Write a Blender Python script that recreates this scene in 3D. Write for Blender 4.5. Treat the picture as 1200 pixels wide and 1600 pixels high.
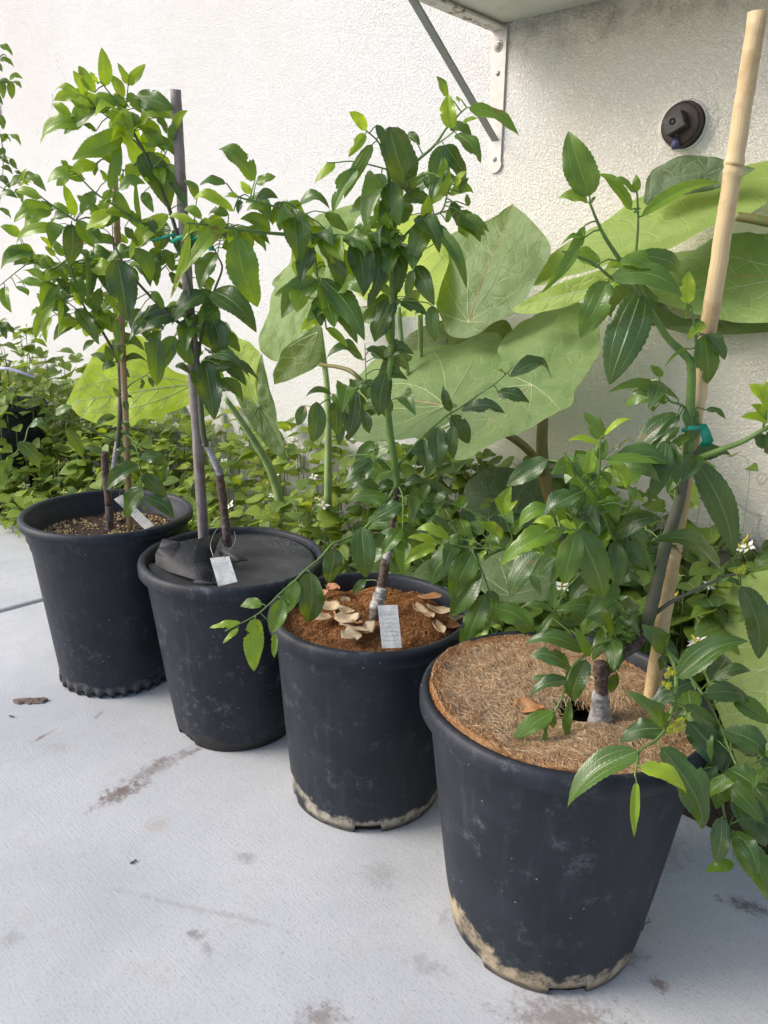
import bpy, math, random
from math import radians, sin, cos, pi, sqrt
from mathutils import Vector as V, Matrix, noise
random.seed(7)
sc = bpy.context.scene
for o in list(bpy.data.objects): bpy.data.objects.remove(o)
# ------------------------------------------------------------ camera, sky, sun, exposure
FPX, PITCH, ROLL, YAW, CAMH = 1213.67, 16.69, 1.664, -42.898, 0.754
_p, _r, _y = radians(PITCH), radians(ROLL), radians(YAW)
FW = V((sin(_y)*cos(_p), cos(_y)*cos(_p), -sin(_p)))
_r0 = V((cos(_y), -sin(_y), 0)); _u0 = _r0.cross(FW)
RT = _r0*cos(_r) + _u0*sin(_r); UP = -_r0*sin(_r) + _u0*cos(_r)
CAM = V((0, 0, CAMH))
FWH = V((sin(_y), cos(_y), 0))
cd = bpy.data.cameras.new('camera'); co = bpy.data.objects.new('camera', cd)
sc.collection.objects.link(co); sc.camera = co
m = Matrix.Identity(4)
for i in range(3):
    m[i][0], m[i][1], m[i][2], m[i][3] = RT[i], UP[i], -FW[i], CAM[i]
co.matrix_world = m
cd.sensor_fit = 'VERTICAL'; cd.sensor_height = 36; cd.lens = FPX*36/1600
cd.clip_start = .02; cd.clip_end = 500
SUN_EL, SUN_AZ = 35, -138        # azimuth measured from +y towards +x
w = bpy.data.worlds.new('World'); sc.world = w; w.use_nodes = True
nt = w.node_tree; bg = nt.nodes['Background']
sky = nt.nodes.new('ShaderNodeTexSky'); sky.sky_type = 'NISHITA'; sky.sun_disc = False
sky.sun_elevation = radians(SUN_EL); sky.sun_rotation = radians(SUN_AZ)
sky.air_density = .8; sky.dust_density = 2.5; sky.ozone_density = 1.0
nt.links.new(sky.outputs[0], bg.inputs[0]); bg.inputs[1].default_value = .15
sl = bpy.data.lights.new('sun', 'SUN'); so = bpy.data.objects.new('sun', sl); sc.collection.objects.link(so)
sl.energy = 1.6; sl.angle = radians(28); sl.color = (1, .94, .85)
sd = V((sin(radians(SUN_AZ))*cos(radians(SUN_EL)), cos(radians(SUN_AZ))*cos(radians(SUN_EL)), sin(radians(SUN_EL))))
so.rotation_euler = sd.to_track_quat('Z', 'Y').to_euler(); so.location = sd*6
sc.view_settings.view_transform = 'Standard'; sc.view_settings.look = 'None'
sc.view_settings.exposure = 0.77; sc.view_settings.gamma = 1
sc.render.engine = 'CYCLES'

# ------------------------------------------------------------ geometry helpers
def ray(px, py): return (FW*FPX + RT*(px-600) - UP*(py-800)).normalized()
def at(px, py, D):                       # point at horizontal depth D
    d = ray(px, py); return CAM + d*(D/d.dot(FWH))
def atz(px, py, z):
    d = ray(px, py); return CAM + d*((z-CAMH)/d.z)
def aty(px, py, y):
    d = ray(px, py); return CAM + d*(y/d.y)
def depth(P): return (P-CAM).dot(FWH)
def mpp(D): return D/FPX                 # metres per pixel
def pick(s): return random.uniform(-s, s)

class MB:
    def __init__(s): s.v=[]; s.f=[]; s.uv=[]; s.c=[]; s.m=[]
    def add(s, vs, fs, uv=None, c=(0,0,0,1), mi=0):
        b=len(s.v); s.v+=[tuple(x) for x in vs]
        s.uv += uv if uv else [(0,0)]*len(vs)
        s.c += c if isinstance(c, list) else [c]*len(vs)
        s.f += [tuple(i+b for i in f) for f in fs]; s.m += [mi]*len(fs)
    def build(s, name, mats, parent=None, smooth=True, loc=None):
        me=bpy.data.meshes.new(name)
        vs = s.v if loc is None else [(a-loc[0],b-loc[1],c-loc[2]) for a,b,c in s.v]
        me.from_pydata(vs, [], s.f)
        if not isinstance(mats,(list,tuple)): mats=[mats]
        for x in mats: me.materials.append(x)
        me.polygons.foreach_set('material_index', s.m)
        me.polygons.foreach_set('use_smooth', [smooth]*len(s.f))
        ul=me.uv_layers.new(name='UVMap'); li=[0]*len(me.loops); me.loops.foreach_get('vertex_index', li)
        flat=[]
        for i in li: flat += s.uv[i]
        ul.data.foreach_set('uv', flat)
        ca=me.attributes.new('tint','FLOAT_COLOR','POINT'); fl=[]
        for c in s.c: fl += c
        ca.data.foreach_set('color', fl)
        me.update()
        o=bpy.data.objects.new(name, me); sc.collection.objects.link(o)
        if loc is not None and parent is None: o.location=loc
        if parent:
            o.parent=parent
            pl=V((0,0,0)); q_=parent
            while q_: pl+=q_.location; q_=q_.parent
            if loc is None: me.transform(Matrix.Translation(-pl))
        return o
def tag(o, label=None, cat=None, group=None, kind=None):
    for k,x in (('label',label),('category',cat),('group',group),('kind',kind)):
        if x: o[k]=x
    return o
def empty(name, loc, label, cat, group=None):
    o=bpy.data.objects.new(name,None); o.empty_display_size=.05; sc.collection.objects.link(o); o.location=loc
    return tag(o,label,cat,group)
def catmull(P, n=5):
    if len(P)<3: 
        return [P[0].lerp(P[-1], i/n) for i in range(n+1)]
    Q=[P[0]*2-P[1]]+P+[P[-1]*2-P[-2]]; out=[]
    for i in range(1,len(Q)-2):
        a,b,c,d=Q[i-1:i+3]
        for k in range(n):
            t=k/n
            out.append(.5*((2*b)+(c-a)*t+(2*a-5*b+4*c-d)*t*t+(-a+3*b-3*c+d)*t**3))
    out.append(P[-1]); return out
def tube(mb, P, r0, r1, seg=8, c=(0,0,0,1), mi=0, rad=None, cap=True):
    n=len(P); vs=[]; uv=[]; fs=[]; nx=None
    L=0
    for i,p in enumerate(P):
        t=(P[min(i+1,n-1)]-P[max(i-1,0)]).normalized()
        if nx is None:
            nx=t.cross(V((.3,.9,.2))).normalized()
        nx=(nx-t*nx.dot(t)).normalized(); ny=t.cross(nx)
        if i: L+=(p-P[i-1]).length
        k=i/(n-1); r=rad(k) if rad else r0+(r1-r0)*k
        for j in range(seg):
            a=2*pi*j/seg; vs.append(p+nx*(cos(a)*r)+ny*(sin(a)*r)); uv.append((L,j/seg))
    for i in range(n-1):
        for j in range(seg):
            a=i*seg+j; b=i*seg+(j+1)%seg
            fs.append((a,b,b+seg,a+seg))
    if cap:
        fs.append(tuple(range(seg))[::-1]); fs.append(tuple(range((n-1)*seg,n*seg)))
    mb.add(vs,fs,uv,c,mi)
def box(mb, c, s, mi=0, R=None):
    vs=[]
    for x in (-1,1):
        for y in (-1,1):
            for z in (-1,1):
                q=V((x*s[0]/2,y*s[1]/2,z*s[2]/2))
                if R: q=R@q
                vs.append(V(c)+q)
    mb.add(vs,[(0,1,3,2),(4,6,7,5),(0,4,5,1),(2,3,7,6),(0,2,6,4),(1,5,7,3)],mi=mi)
def slab(mb, P, n, th, mi=0, c=(0,0,0,1)):      # polygon P extruded by thickness th along -n
    k=len(P); vs=list(P)+[p-n*th for p in P]
    mb.add(vs,[tuple(range(k)),tuple(range(2*k-1,k-1,-1))]+[(i,i+k,(i+1)%k+k,(i+1)%k) for i in range(k)],mi=mi,c=c)
def lathe(mb, prof, seg=128, fn=None, mi=0, cen=(0,0,0), close=False):
    vs=[]; fs=[]; uv=[]
    for i,(r,z) in enumerate(prof):
        for j in range(seg):
            a=2*pi*j/seg; rr,zz=(r,z) if not fn else fn(i,r,z,a)
            vs.append(V((cen[0]+rr*cos(a),cen[1]+rr*sin(a),cen[2]+zz))); uv.append((j/seg,z))
    n=len(prof)
    for i in range(n-1):
        for j in range(seg):
            a=i*seg+j; b=i*seg+(j+1)%seg; fs.append((a,b,b+seg,a+seg))
    mb.add(vs,fs,uv,mi=mi)
def bevel(o,w,s=2):
    b=o.modifiers.new('bevel','BEVEL'); b.width=w; b.segments=s; b.limit_method='ANGLE'
    return o

# ------------------------------------------------------------ materials
class NT:
    def __init__(s,name):
        s.m=bpy.data.materials.new(name); s.m.use_nodes=True; s.t=s.m.node_tree
        s.p=s.t.nodes['Principled BSDF']; s.out=s.t.nodes['Material Output']
    def n(s,ty,props=None,**ins):
        x=s.t.nodes.new('ShaderNode'+ty)
        for k,v in (props or {}).items(): setattr(x,k,v)
        for k,v in ins.items():
            k=int(k[1:]) if k[0]=='i' and k[1:].isdigit() else k.replace('_',' ')
            s.set(x.inputs[k],v)
        return x
    def set(s,sock,v):
        if hasattr(v,'outputs'): v=v.outputs[0]
        if isinstance(v,bpy.types.NodeSocket): s.t.links.new(v,sock)
        else:
            if hasattr(sock.default_value,'__len__') and not hasattr(v,'__len__'): v=[v]*len(sock.default_value)
            if hasattr(v,'__len__') and len(v)==3 and len(sock.default_value)==4: v=(*v,1)
            sock.default_value=v
    def math(s,op,a,b=0,c=0,clamp=False):
        x=s.t.nodes.new('ShaderNodeMath'); x.operation=op; x.use_clamp=clamp
        s.set(x.inputs[0],a); s.set(x.inputs[1],b); s.set(x.inputs[2],c); return x.outputs[0]
    def mix(s,f,a,b,mode='MIX'):
        x=s.t.nodes.new('ShaderNodeMix'); x.data_type='RGBA'; x.blend_type=mode
        s.set(x.inputs[0],f); s.set(x.inputs[6],a); s.set(x.inputs[7],b); return x.outputs[2]
    def noise(s,scale,detail=4,rough=.6,vec=None,out=0,dist=0):
        x=s.n('TexNoise',Scale=scale,Detail=detail,Roughness=rough,Distortion=dist)
        if vec: s.set(x.inputs['Vector'],vec)
        return x.outputs[out]
    def ramp(s,f,*st):
        x=s.t.nodes.new('ShaderNodeValToRGB'); s.set(x.inputs[0],f); cr=x.color_ramp
        while len(cr.elements)<len(st): cr.elements.new(.5)
        for e,(p,c) in zip(cr.elements,st):
            e.position=p; e.color=(*c,1) if hasattr(c,'__len__') else (c,c,c,1)
        return x.outputs[0]
    def step(s,f,a,b):
        x=s.n('MapRange',Value=f); x.inputs[1].default_value=a; x.inputs[2].default_value=b; x.interpolation_type='SMOOTHSTEP'
        return x.outputs[0]
    def bump(s,h,strength=.5,dist=.01,nrm=None):
        x=s.n('Bump',Strength=strength,Distance=dist,Height=h)
        if nrm: s.set(x.inputs['Normal'],nrm)
        return x.outputs[0]
    def fin(s,col=None,rough=None,nrm=None,spec=None,metal=None):
        if col is not None: s.set(s.p.inputs['Base Color'],col)
        if rough is not None: s.set(s.p.inputs['Roughness'],rough)
        if nrm is not None: s.set(s.p.inputs['Normal'],nrm)
        if spec is not None: s.set(s.p.inputs['Specular IOR Level'],spec)
        if metal is not None: s.set(s.p.inputs['Metallic'],metal)
        return s.m
def gpos(N):
    return N.n('NewGeometry').outputs['Position']
def sep(N,v):
    x=N.n('SeparateXYZ'); N.set(x.inputs[0],v); return x.outputs

def leaf_mat(name, dark, mid, young, vein, rough=.38, trans=.28, big=False):
    N=NT(name); at_=N.n('Attribute',{'attribute_name':'tint'}); tc=sep(N,at_.outputs['Color'])
    tint,rnd,age=tc[0],tc[1],tc[2]
    uv=N.n('UVMap').outputs[0]; u=sep(N,uv); geo=N.n('NewGeometry')
    P=geo.outputs['Position']
    base=N.ramp(tint,(0,dark),(.5,mid),(1,young))
    ns=N.noise(40,3,.6,P); base=N.mix(N.math('MULTIPLY',N.step(ns,.3,.75),.45),base,N.mix(1,base,(.6,.72,.55),'MULTIPLY'))
    base=N.mix(N.math('MULTIPLY',rnd,.3),base,N.mix(1,base,(1.35,1.2,.9),'MULTIPLY'))
    if not big:
        t=N.math('ABSOLUTE',N.math('MULTIPLY_ADD',u[1],2,-1))
        c1=N.math('SUBTRACT',1,N.step(t,.02,.075),clamp=True)
        c2=N.math('SUBTRACT',1,N.step(N.math('ABSOLUTE',N.math('SUBTRACT',t,.52)),.01,.055),clamp=True)
        cr=N.math('SINE',N.math('MULTIPLY',N.math('MULTIPLY_ADD',t,.16,u[0]),95))
        crm=N.math('MULTIPLY',N.step(cr,.2,1),.10)
        vm=N.math('MAXIMUM',c1,N.math('MULTIPLY',c2,.32)); vm=N.math('MAXIMUM',vm,crm)
        vf=N.math('MULTIPLY',vm,.5)
        h=N.math('SUBTRACT',N.math('MULTIPLY',N.noise(160,3,.6,P),.35),vm)
        bm=N.bump(h,.55,.0012)
        # brown blotches on a few old leaves
        bl=N.math('MULTIPLY',N.step(N.noise(55,4,.6,P),.6,.68),N.step(age,.8,.9))
        col=N.mix(vf,base,N.mix(.55,base,vein))
        col=N.mix(bl,col,(.16,.10,.045))
    else:
        vo=N.n('TexVoronoi',{'feature':'DISTANCE_TO_EDGE'},Scale=95); N.set(vo.inputs['Vector'],N.mix(.012,P,N.noise(30,2,.5,P,1)))
        vm=N.math('SUBTRACT',1,N.step(vo.outputs[0],0,.12),clamp=True)
        vb=N.n('TexVoronoi',{'feature':'DISTANCE_TO_EDGE'},Scale=34); N.set(vb.inputs['Vector'],N.mix(.02,P,N.noise(20,2,.5,P,1)))
        vm2=N.math('SUBTRACT',1,N.step(vb.outputs[0],0,.09),clamp=True)
        h=N.math('ADD',N.math('MULTIPLY',vm,-.4),N.math('MULTIPLY',vm2,-1)); bm=N.bump(h,.35,.0016)
        col=N.mix(N.math('ADD',N.math('MULTIPLY',vm,.06),N.math('MULTIPLY',vm2,.12)),base,N.mix(.5,base,vein))
        bl=N.step(N.noise(70,3,.6,P),.72,.78); col=N.mix(N.math('MULTIPLY',bl,.5),col,(.13,.11,.04))
    back=geo.outputs['Backfacing']
    colb=N.mix(.35,col,(.30,.42,.20))
    colf=N.mix(back,col,colb)
    N.fin(colf,N.math('ADD',N.math('MULTIPLY',N.noise(25,2,.5,P),.22),rough-.1),bm,spec=.5)
    tr=N.n('BsdfTranslucent'); N.set(tr.inputs[0],N.mix(1,N.mix(.35,col,young),(1.6,1.6,.6),'MULTIPLY')); N.set(tr.inputs['Normal'],bm)
    mx=N.n('MixShader'); N.set(mx.inputs[0],N.math('MULTIPLY_ADD',tint,.22,trans-.08))
    N.t.links.new(N.p.outputs[0],mx.inputs[1]); N.t.links.new(tr.outputs[0],mx.inputs[2]); N.t.links.new(mx.outputs[0],N.out.inputs[0])
    return N.m
M={}
M['leaf']=leaf_mat('jujube_leaf',(.019,.052,.025),(.105,.205,.024),(.40,.53,.04),(.42,.52,.22),.25,.28)
M['big']=leaf_mat('broad_leaf',(.04,.075,.035),(.185,.28,.11),(.42,.54,.06),(.5,.6,.3),.55,.34,True)
M['cover']=leaf_mat('ground_leaf',(.035,.08,.02),(.16,.25,.035),(.43,.50,.07),(.4,.5,.2),.5,.32)
def simple(name,col,rough=.6,var=.25,scale=30,bump=.3,bd=.002,col2=None,spec=.4,metal=0):
    N=NT(name); P=gpos(N); n=N.noise(scale,5,.65,P)
    c=N.mix(N.step(n,.35,.68),col,col2 or tuple(x*(1-var) for x in col))
    return N.fin(c,rough,N.bump(n,bump,bd),spec,metal)
M['vein']=simple('leaf_vein',(.42,.50,.24),.5,.15)
M['veindark']=simple('leaf_vein_dark',(.10,.17,.07),.5,.15)
M['veinred']=simple('leaf_vein_red',(.45,.25,.17),.5,.15)
M['petiole']=simple('petiole',(.26,.36,.13),.45,.3,40)
M['petred']=simple('reddish_petiole',(.17,.13,.045),.45,.4,30,col2=(.09,.13,.03))
M['greenstem']=simple('green_twig',(.13,.23,.045),.45,.3,60,col2=(.09,.15,.04))
M['darkstem']=simple('grey_green_stem',(.075,.095,.045),.6,.4,80,col2=(.11,.10,.08))
M['bark']=simple('young_bark',(.16,.125,.115),.8,.5,140,.8,.003,col2=(.05,.03,.028))
M['barkdark']=simple('dark_bark',(.06,.034,.028),.8,.5,220,.9,.003,col2=(.17,.12,.10))
M['wrap']=simple('grafting_tape',(.42,.41,.40),.4,.5,90,.8,.003,col2=(.16,.14,.14))
M['soil']=simple('soil',(.035,.022,.015),.95,.6,220,1,.006,col2=(.075,.04,.025))
M['hole']=simple('black_soil',(.008,.007,.006),.95,.5,200,1,.004)
M['steel']=simple('painted_steel',(.60,.59,.56),.45,.12,60,.1,.0006,col2=(.52,.50,.46))
M['brace']=simple('grey_brace',(.27,.275,.26),.5,.12,60,.1,.0006)
M['screw']=simple('screw_head',(.42,.41,.38),.4,.3,300,.2,.0004,metal=.5)
M['white']=simple('white_petal',(.80,.80,.74),.5,.08,60)
M['yellow']=simple('yellow_spike',(.62,.52,.06),.6,.2,200)
M['flower']=simple('yellow_green_flower',(.50,.52,.04),.55,.25,300)
M['tape']=simple('green_tie_tape',(.01,.30,.19),.35,.15,60,.1,.0004)
M['lav']=simple('lavender_tag',(.50,.47,.62),.5,.1,60,.05,.0004)
M['wire']=simple('wire',(.35,.35,.34),.4,.2,60,metal=.7)
M['navy']=simple('navy_cap',(.035,.035,.10),.5,.4,150,.4,.001,col2=(.09,.09,.16))
M['perl']=simple('pellet',(.48,.36,.18),.7,.4,60)
M['dirt']=simple('ground_soil',(.045,.035,.025),.95,.5,60,1,.01,col2=(.08,.06,.04))
M['dry']=simple('dry_leaf',(.50,.40,.26),.7,.35,45,.6,.002,col2=(.33,.22,.12))
M['dryred']=simple('dry_leaf_brown',(.34,.15,.06),.65,.4,80,.4,.001,col2=(.42,.22,.10))
M['debris']=simple('bark_chip',(.15,.105,.08),.9,.5,140,1,.004,col2=(.24,.19,.16))

def wall_mat():
    N=NT('white_stucco'); P=gpos(N)
    v=N.n('TexVoronoi',{'feature':'SMOOTH_F1'},Scale=210,Smoothness=.6); N.set(v.inputs['Vector'],N.mix(.012,P,N.noise(60,3,.6,P,1)))
    n2=N.noise(230,3,.55,P,dist=.8); n3=N.noise(600,3,.6,P)
    h=N.math('ADD',N.math('MULTIPLY',N.step(n2,.38,.62),.9),N.math('MULTIPLY',n3,.25)); h=N.math('SUBTRACT',h,N.math('MULTIPLY',v.outputs[0],.5))
    c=N.mix(N.step(N.noise(1.6,4,.6,P),.4,.7),(.735,.735,.73),(.705,.695,.67))
    c=N.mix(N.math('MULTIPLY',N.step(N.noise(9,5,.7,P),.62,.75),.18),c,(.55,.50,.42))
    c=N.mix(N.math('MULTIPLY',N.math('SUBTRACT',1,N.step(n2,.3,.5)),.14),c,(.5,.46,.40))
    sx_=sep(N,P); warm_glow=N.math('MULTIPLY',N.step(N.math('ADD',sx_[0],N.math('MULTIPLY_ADD',N.noise(5,4,.6,P),.5,-.25)),-1.15,-.75),.6); c=N.mix(warm_glow,c,N.mix(1,c,(1.16,1.06,.87),'MULTIPLY'))  # warm glow of light right of the bracket, painted into the wall colour
    # grime at the ceiling of the shelf and reddish scrapes beside the pipe plug
    s=sep(N,P)
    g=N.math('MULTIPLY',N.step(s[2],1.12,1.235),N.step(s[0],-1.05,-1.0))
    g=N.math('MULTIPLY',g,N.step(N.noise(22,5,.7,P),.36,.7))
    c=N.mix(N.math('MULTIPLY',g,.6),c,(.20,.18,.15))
    sp=N.step(N.noise(75,3,.6,P),.74,.79); c=N.mix(N.math('MULTIPLY',sp,.35),c,(.2,.16,.13))
    cr_=N.noise(2.3,3,.6,P); ln_=N.math('ABSOLUTE',N.math('SUBTRACT',cr_,.5)); ck=N.math('MULTIPLY',N.math('SUBTRACT',1,N.step(ln_,.0006,.0022)),N.step(N.noise(1.7,2,.5,P),.55,.62)); c=N.mix(N.math('MULTIPLY',ck,.45),c,(.3,.27,.22))
    sp2=N.math('MULTIPLY',N.math('SUBTRACT',1,N.step(s[2],.05,.42)),N.step(N.noise(30,5,.75,P),.42,.62)); c=N.mix(N.math('MULTIPLY',sp2,.45),c,(.33,.29,.22))
    return N.fin(c,.95,N.bump(h,.85,.0023),.05)
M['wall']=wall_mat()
def plaster():
    N=NT('smooth_plaster'); P=gpos(N); n=N.noise(45,5,.65,P)
    return N.fin(N.mix(N.step(n,.4,.7),(.70,.66,.57),(.52,.44,.33)),.85,N.bump(n,.8,.006),.2)
M['plaster']=plaster()
def shelf_mat():
    N=NT('painted_board'); P=gpos(N); n=N.noise(14,5,.65,P)
    return N.fin(N.mix(N.step(n,.5,.8),(.60,.60,.55),(.44,.42,.35)),.7,N.bump(n,.3,.002),.3)
M['board']=shelf_mat()
def rust():
    N=NT('rusty_painted_steel'); P=gpos(N); n=N.noise(48,6,.7,P)
    return N.fin(N.mix(N.step(n,.52,.62),(.60,.585,.54),(.20,.10,.05)),.6,N.bump(n,.4,.001),.3)
M['rusty']=rust()
def concrete():
    N=NT('broomed_concrete'); P=gpos(N); s=sep(N,P)
    rot=N.n('Mapping'); N.set(rot.inputs['Vector'],P); rot.inputs['Rotation'].default_value=(0,0,radians(58)); rot.inputs['Scale'].default_value=(1,16,1)
    br=N.noise(26,5,.7,rot.outputs[0]); n1=N.noise(3.2,6,.65,P); n2=N.noise(13,6,.7,P); n3=N.noise(260,3,.6,P)
    c=N.mix(N.step(n1,.3,.7),(.42,.44,.46),(.53,.545,.56))
    c=N.mix(N.math('MULTIPLY',N.step(n2,.53,.76),.33),c,(.38,.345,.30))
    c=N.mix(N.math('MULTIPLY',N.step(br,.5,.75),.20),c,(.40,.385,.36))
    c=N.mix(N.math('MULTIPLY',N.step(n3,.56,.66),.30),c,(.20,.18,.165))
    c=N.mix(N.math('MULTIPLY',N.step(N.noise(120,3,.6,P),.66,.72),.4),c,(.20,.165,.14))
    for (px,py,rx,ry,an,k,col) in STAINS:
        q=(atz(px,py,0)+atz(rx,ry,0))/2; dv=atz(rx,ry,0)-atz(px,py,0)
        mp=N.n('Mapping',{'vector_type':'TEXTURE'}); N.set(mp.inputs['Vector'],P)
        mp.inputs['Location'].default_value=(q.x,q.y,0); mp.inputs['Rotation'].default_value=(0,0,math.atan2(dv.y,dv.x)); mp.inputs['Scale'].default_value=(dv.length/2*1.2,an*1.3,1000)
        ln=N.n('VectorMath',{'operation':'LENGTH'}); N.set(ln.inputs[0],mp.outputs[0])
        d=N.math('ADD',ln.outputs['Value'],N.math('MULTIPLY_ADD',N.noise(75,6,.8,P),4.4,-2.2))
        c=N.mix(N.math('MULTIPLY',N.math('SUBTRACT',1,N.step(d,.1,1.3)),k),c,col)
    h=N.math('ADD',N.math('MULTIPLY',br,.6),N.math('ADD',N.math('MULTIPLY',n3,.5),N.math('MULTIPLY',n2,.5)))
    return N.fin(c,.8,N.bump(h,.4,.0018),.25)
BR=(.16,.115,.095)
# px endpoints of the long axis, half width in m, strength, colour
STAINS=[(152,1258,225,1222,.014,.85,BR),(180,1232,300,1172,.012,.55,BR),(238,1195,262,1185,.008,.5,BR),(285,1182,315,1168,.006,.6,BR),
 (230,1295,262,1282,.014,.35,(.36,.28,.18)),(48,1162,82,1142,.004,.7,(.22,.15,.10)),(150,1122,160,1110,.004,.5,BR),(290,1458,318,1462,.006,.6,BR),(320,1470,330,1500,.005,.35,BR),(470,1592,530,1588,.015,.6,BR),
 (5,1470,35,1460,.010,.35,BR),(1018,1530,1042,1545,.008,.75,BR),(800,1585,960,1592,.022,.65,BR),(1130,1405,1200,1425,.010,.7,(.08,.06,.04)),(75,1165,105,1172,.012,.28,(.33,.28,.2)),
 (960,1500,1010,1490,.012,.45,BR),(570,1375,620,1360,.02,.25,BR),(370,1335,400,1345,.008,.4,BR),(1010,1360,1060,1300,.03,.35,BR),(640,1500,700,1520,.01,.3,BR),(200,1395,440,1450,.004,.25,BR),(700,1420,690,1445,.006,.3,BR)]
M['conc']=concrete()
def pot_mat(name, dirt, top, dcol=(.36,.30,.20), side=None, scuff=.5):
    N=NT(name); tc=N.n('TexCoord').outputs['Object']; s=sep(N,tc)
    n=N.noise(14,6,.7,tc); n2=N.noise(70,4,.6,tc); st=N.n('Mapping'); N.set(st.inputs['Vector'],tc); st.inputs['Scale'].default_value=(1,1,.12)
    n3=N.noise(60,5,.7,st.outputs[0])
    c=N.mix(N.step(n,.35,.75),(.008,.0105,.017),(.018,.023,.033))
    c=N.mix(N.math('MULTIPLY',N.step(n3,.50,.75),.22*scuff),c,(.07,.08,.10))
    c=N.mix(N.math('MULTIPLY',N.step(N.noise(22,9,.82,tc),.54,.68),.55*scuff),c,(.13,.14,.155))
    vo=N.n('TexVoronoi',Scale=85); N.set(vo.inputs['Vector'],tc)
    sp=N.math('MULTIPLY',N.math('SUBTRACT',1,N.step(vo.outputs[0],.04,.11)),N.step(N.noise(33,2,.5,tc),.5,.62))
    c=N.mix(N.math('MULTIPLY',sp,.7),c,(.42,.42,.42))
    # mineral dirt line at the base
    zz=N.math('ADD',s[2],N.math('MULTIPLY_ADD',N.noise(17,5,.7,tc),dirt*2.4,-dirt*1.2))
    if side:
        a=N.math('MULTIPLY',N.math('ADD',N.math('MULTIPLY',s[0],side[0]),N.math('MULTIPLY',s[1],side[1])),side[2]); zz=N.math('SUBTRACT',zz,N.math('MAXIMUM',a,0))
    dm=N.math('MULTIPLY',N.math('SUBTRACT',1,N.step(zz,dirt*.82,dirt*1.12)),N.math('MULTIPLY',N.step(N.noise(55,7,.8,tc),.34,.52),N.step(N.noise(11,3,.6,tc),.36,.5)))
    c=N.mix(N.math('MULTIPLY',dm,top),c,N.mix(N.step(n2,.4,.65),dcol,tuple(x*.55 for x in dcol)))
    dk=N.math('SUBTRACT',1,N.step(N.math('ADD',s[2],N.math('MULTIPLY_ADD',n2,.02,-.01)),.004,.014)); c=N.mix(N.math('MULTIPLY',dk,.8),c,(.02,.017,.014))
    return N.fin(c,N.math('MULTIPLY_ADD',n,.25,.42),N.bump(N.math('ADD',n2,N.math('MULTIPLY',n3,.6)),.18,.0012),.38)
M['pot1']=pot_mat('pot_plastic_ribbed',.028,.35,(.17,.17,.16),None,.7)
M['pot2']=pot_mat('pot_plastic_scuffed',.030,.75,(.045,.04,.035),None,1.2)
M['pot3']=pot_mat('pot_plastic_limescale',.026,.9,(.42,.38,.30),(-.8,-.3,.25),.8)
M['pot4']=pot_mat('pot_plastic_stained',.034,.95,(.40,.33,.22),(-1,-.15,.42),.9)
def bamboo(name,c1,c2,c3):
    N=NT(name); uv=sep(N,N.n('UVMap').outputs[0]); cb=N.n('CombineXYZ'); N.set(cb.inputs[0],N.math('MULTIPLY',uv[0],9)); N.set(cb.inputs[1],N.math('MULTIPLY',N.math('ABSOLUTE',N.math('SUBTRACT',uv[1],.5)),22))
    n=N.noise(1.6,6,.75,cb.outputs[0]); P=gpos(N); n2=N.noise(16,5,.7,P)
    c=N.mix(N.step(n,.35,.65),c1,c2); c=N.mix(N.math('MULTIPLY',N.step(n2,.46,.62),.7),c,c3)
    return N.fin(c,.5,N.bump(n,.35,.0012),.35)
M['bamboo']=bamboo('tan_bamboo',(.50,.37,.19),(.60,.47,.27),(.36,.24,.11))
M['bamboo1']=bamboo('thin_bamboo',(.30,.20,.11),(.40,.28,.17),(.16,.10,.06))
M['greywood']=bamboo('weathered_stake',(.17,.145,.135),(.30,.27,.255),(.12,.075,.06))
def coir():
    N=NT('coir_fibre'); a=N.n('Attribute',{'attribute_name':'tint'}); t=sep(N,a.outputs['Color'])
    return N.fin(N.ramp(t[0],(0,(.12,.05,.02)),(.35,(.48,.21,.065)),(.7,(.46,.32,.18)),(1,(.66,.54,.38))),.75,spec=.25)
M['fibre']=coir()
M['coir']=simple('coir_mat',(.30,.17,.08),.9,.5,120,1,.006,col2=(.15,.075,.032))
M['coirpale']=simple('pale_coir_mat',(.38,.25,.13),.9,.5,40,.6,.004,col2=(.20,.115,.05))
def felt():
    N=NT('black_rubber_sheet'); P=gpos(N); n=N.noise(18,6,.7,P); n2=N.noise(220,3,.6,P)
    c=N.mix(N.step(n,.4,.7),(.022,.023,.026),(.05,.053,.06)); c=N.mix(N.math('MULTIPLY',N.math('MULTIPLY',N.step(n2,.55,.65),N.step(N.noise(10,4,.6,P),.5,.65)),.6),c,(.25,.27,.29))
    return N.fin(c,.6,N.bump(n2,.4,.0012),.4)
M['felt']=felt()
def tagm():
    N=NT('aluminium_tag'); P=gpos(N); n=N.noise(90,6,.75,P); n2=N.noise(260,4,.7,P)
    c=N.mix(N.step(n,.45,.7),(.50,.51,.49),(.34,.35,.34)); c=N.mix(N.math('MULTIPLY',N.step(n2,.58,.66),.5),c,(.28,.24,.18))
    return N.fin(c,.5,N.bump(n,.4,.0008),.5,.25)
M['tag']=tagm()
def plug():
    N=NT('rusty_pipe_plug'); P=gpos(N); n=N.noise(50,5,.7,P)
    return N.fin(N.mix(N.step(n,.4,.7),(.035,.026,.022),(.07,.046,.035)),.6,N.bump(n,.4,.0015),.45)
M['plug']=plug()
M['boss']=simple('black_plug_boss',(.03,.026,.024),.5,.4,90,.4,.001,col2=(.055,.045,.04))
M['trim']=simple('pinkish_trim',(.66,.58,.52),.7,.15,30)
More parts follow.
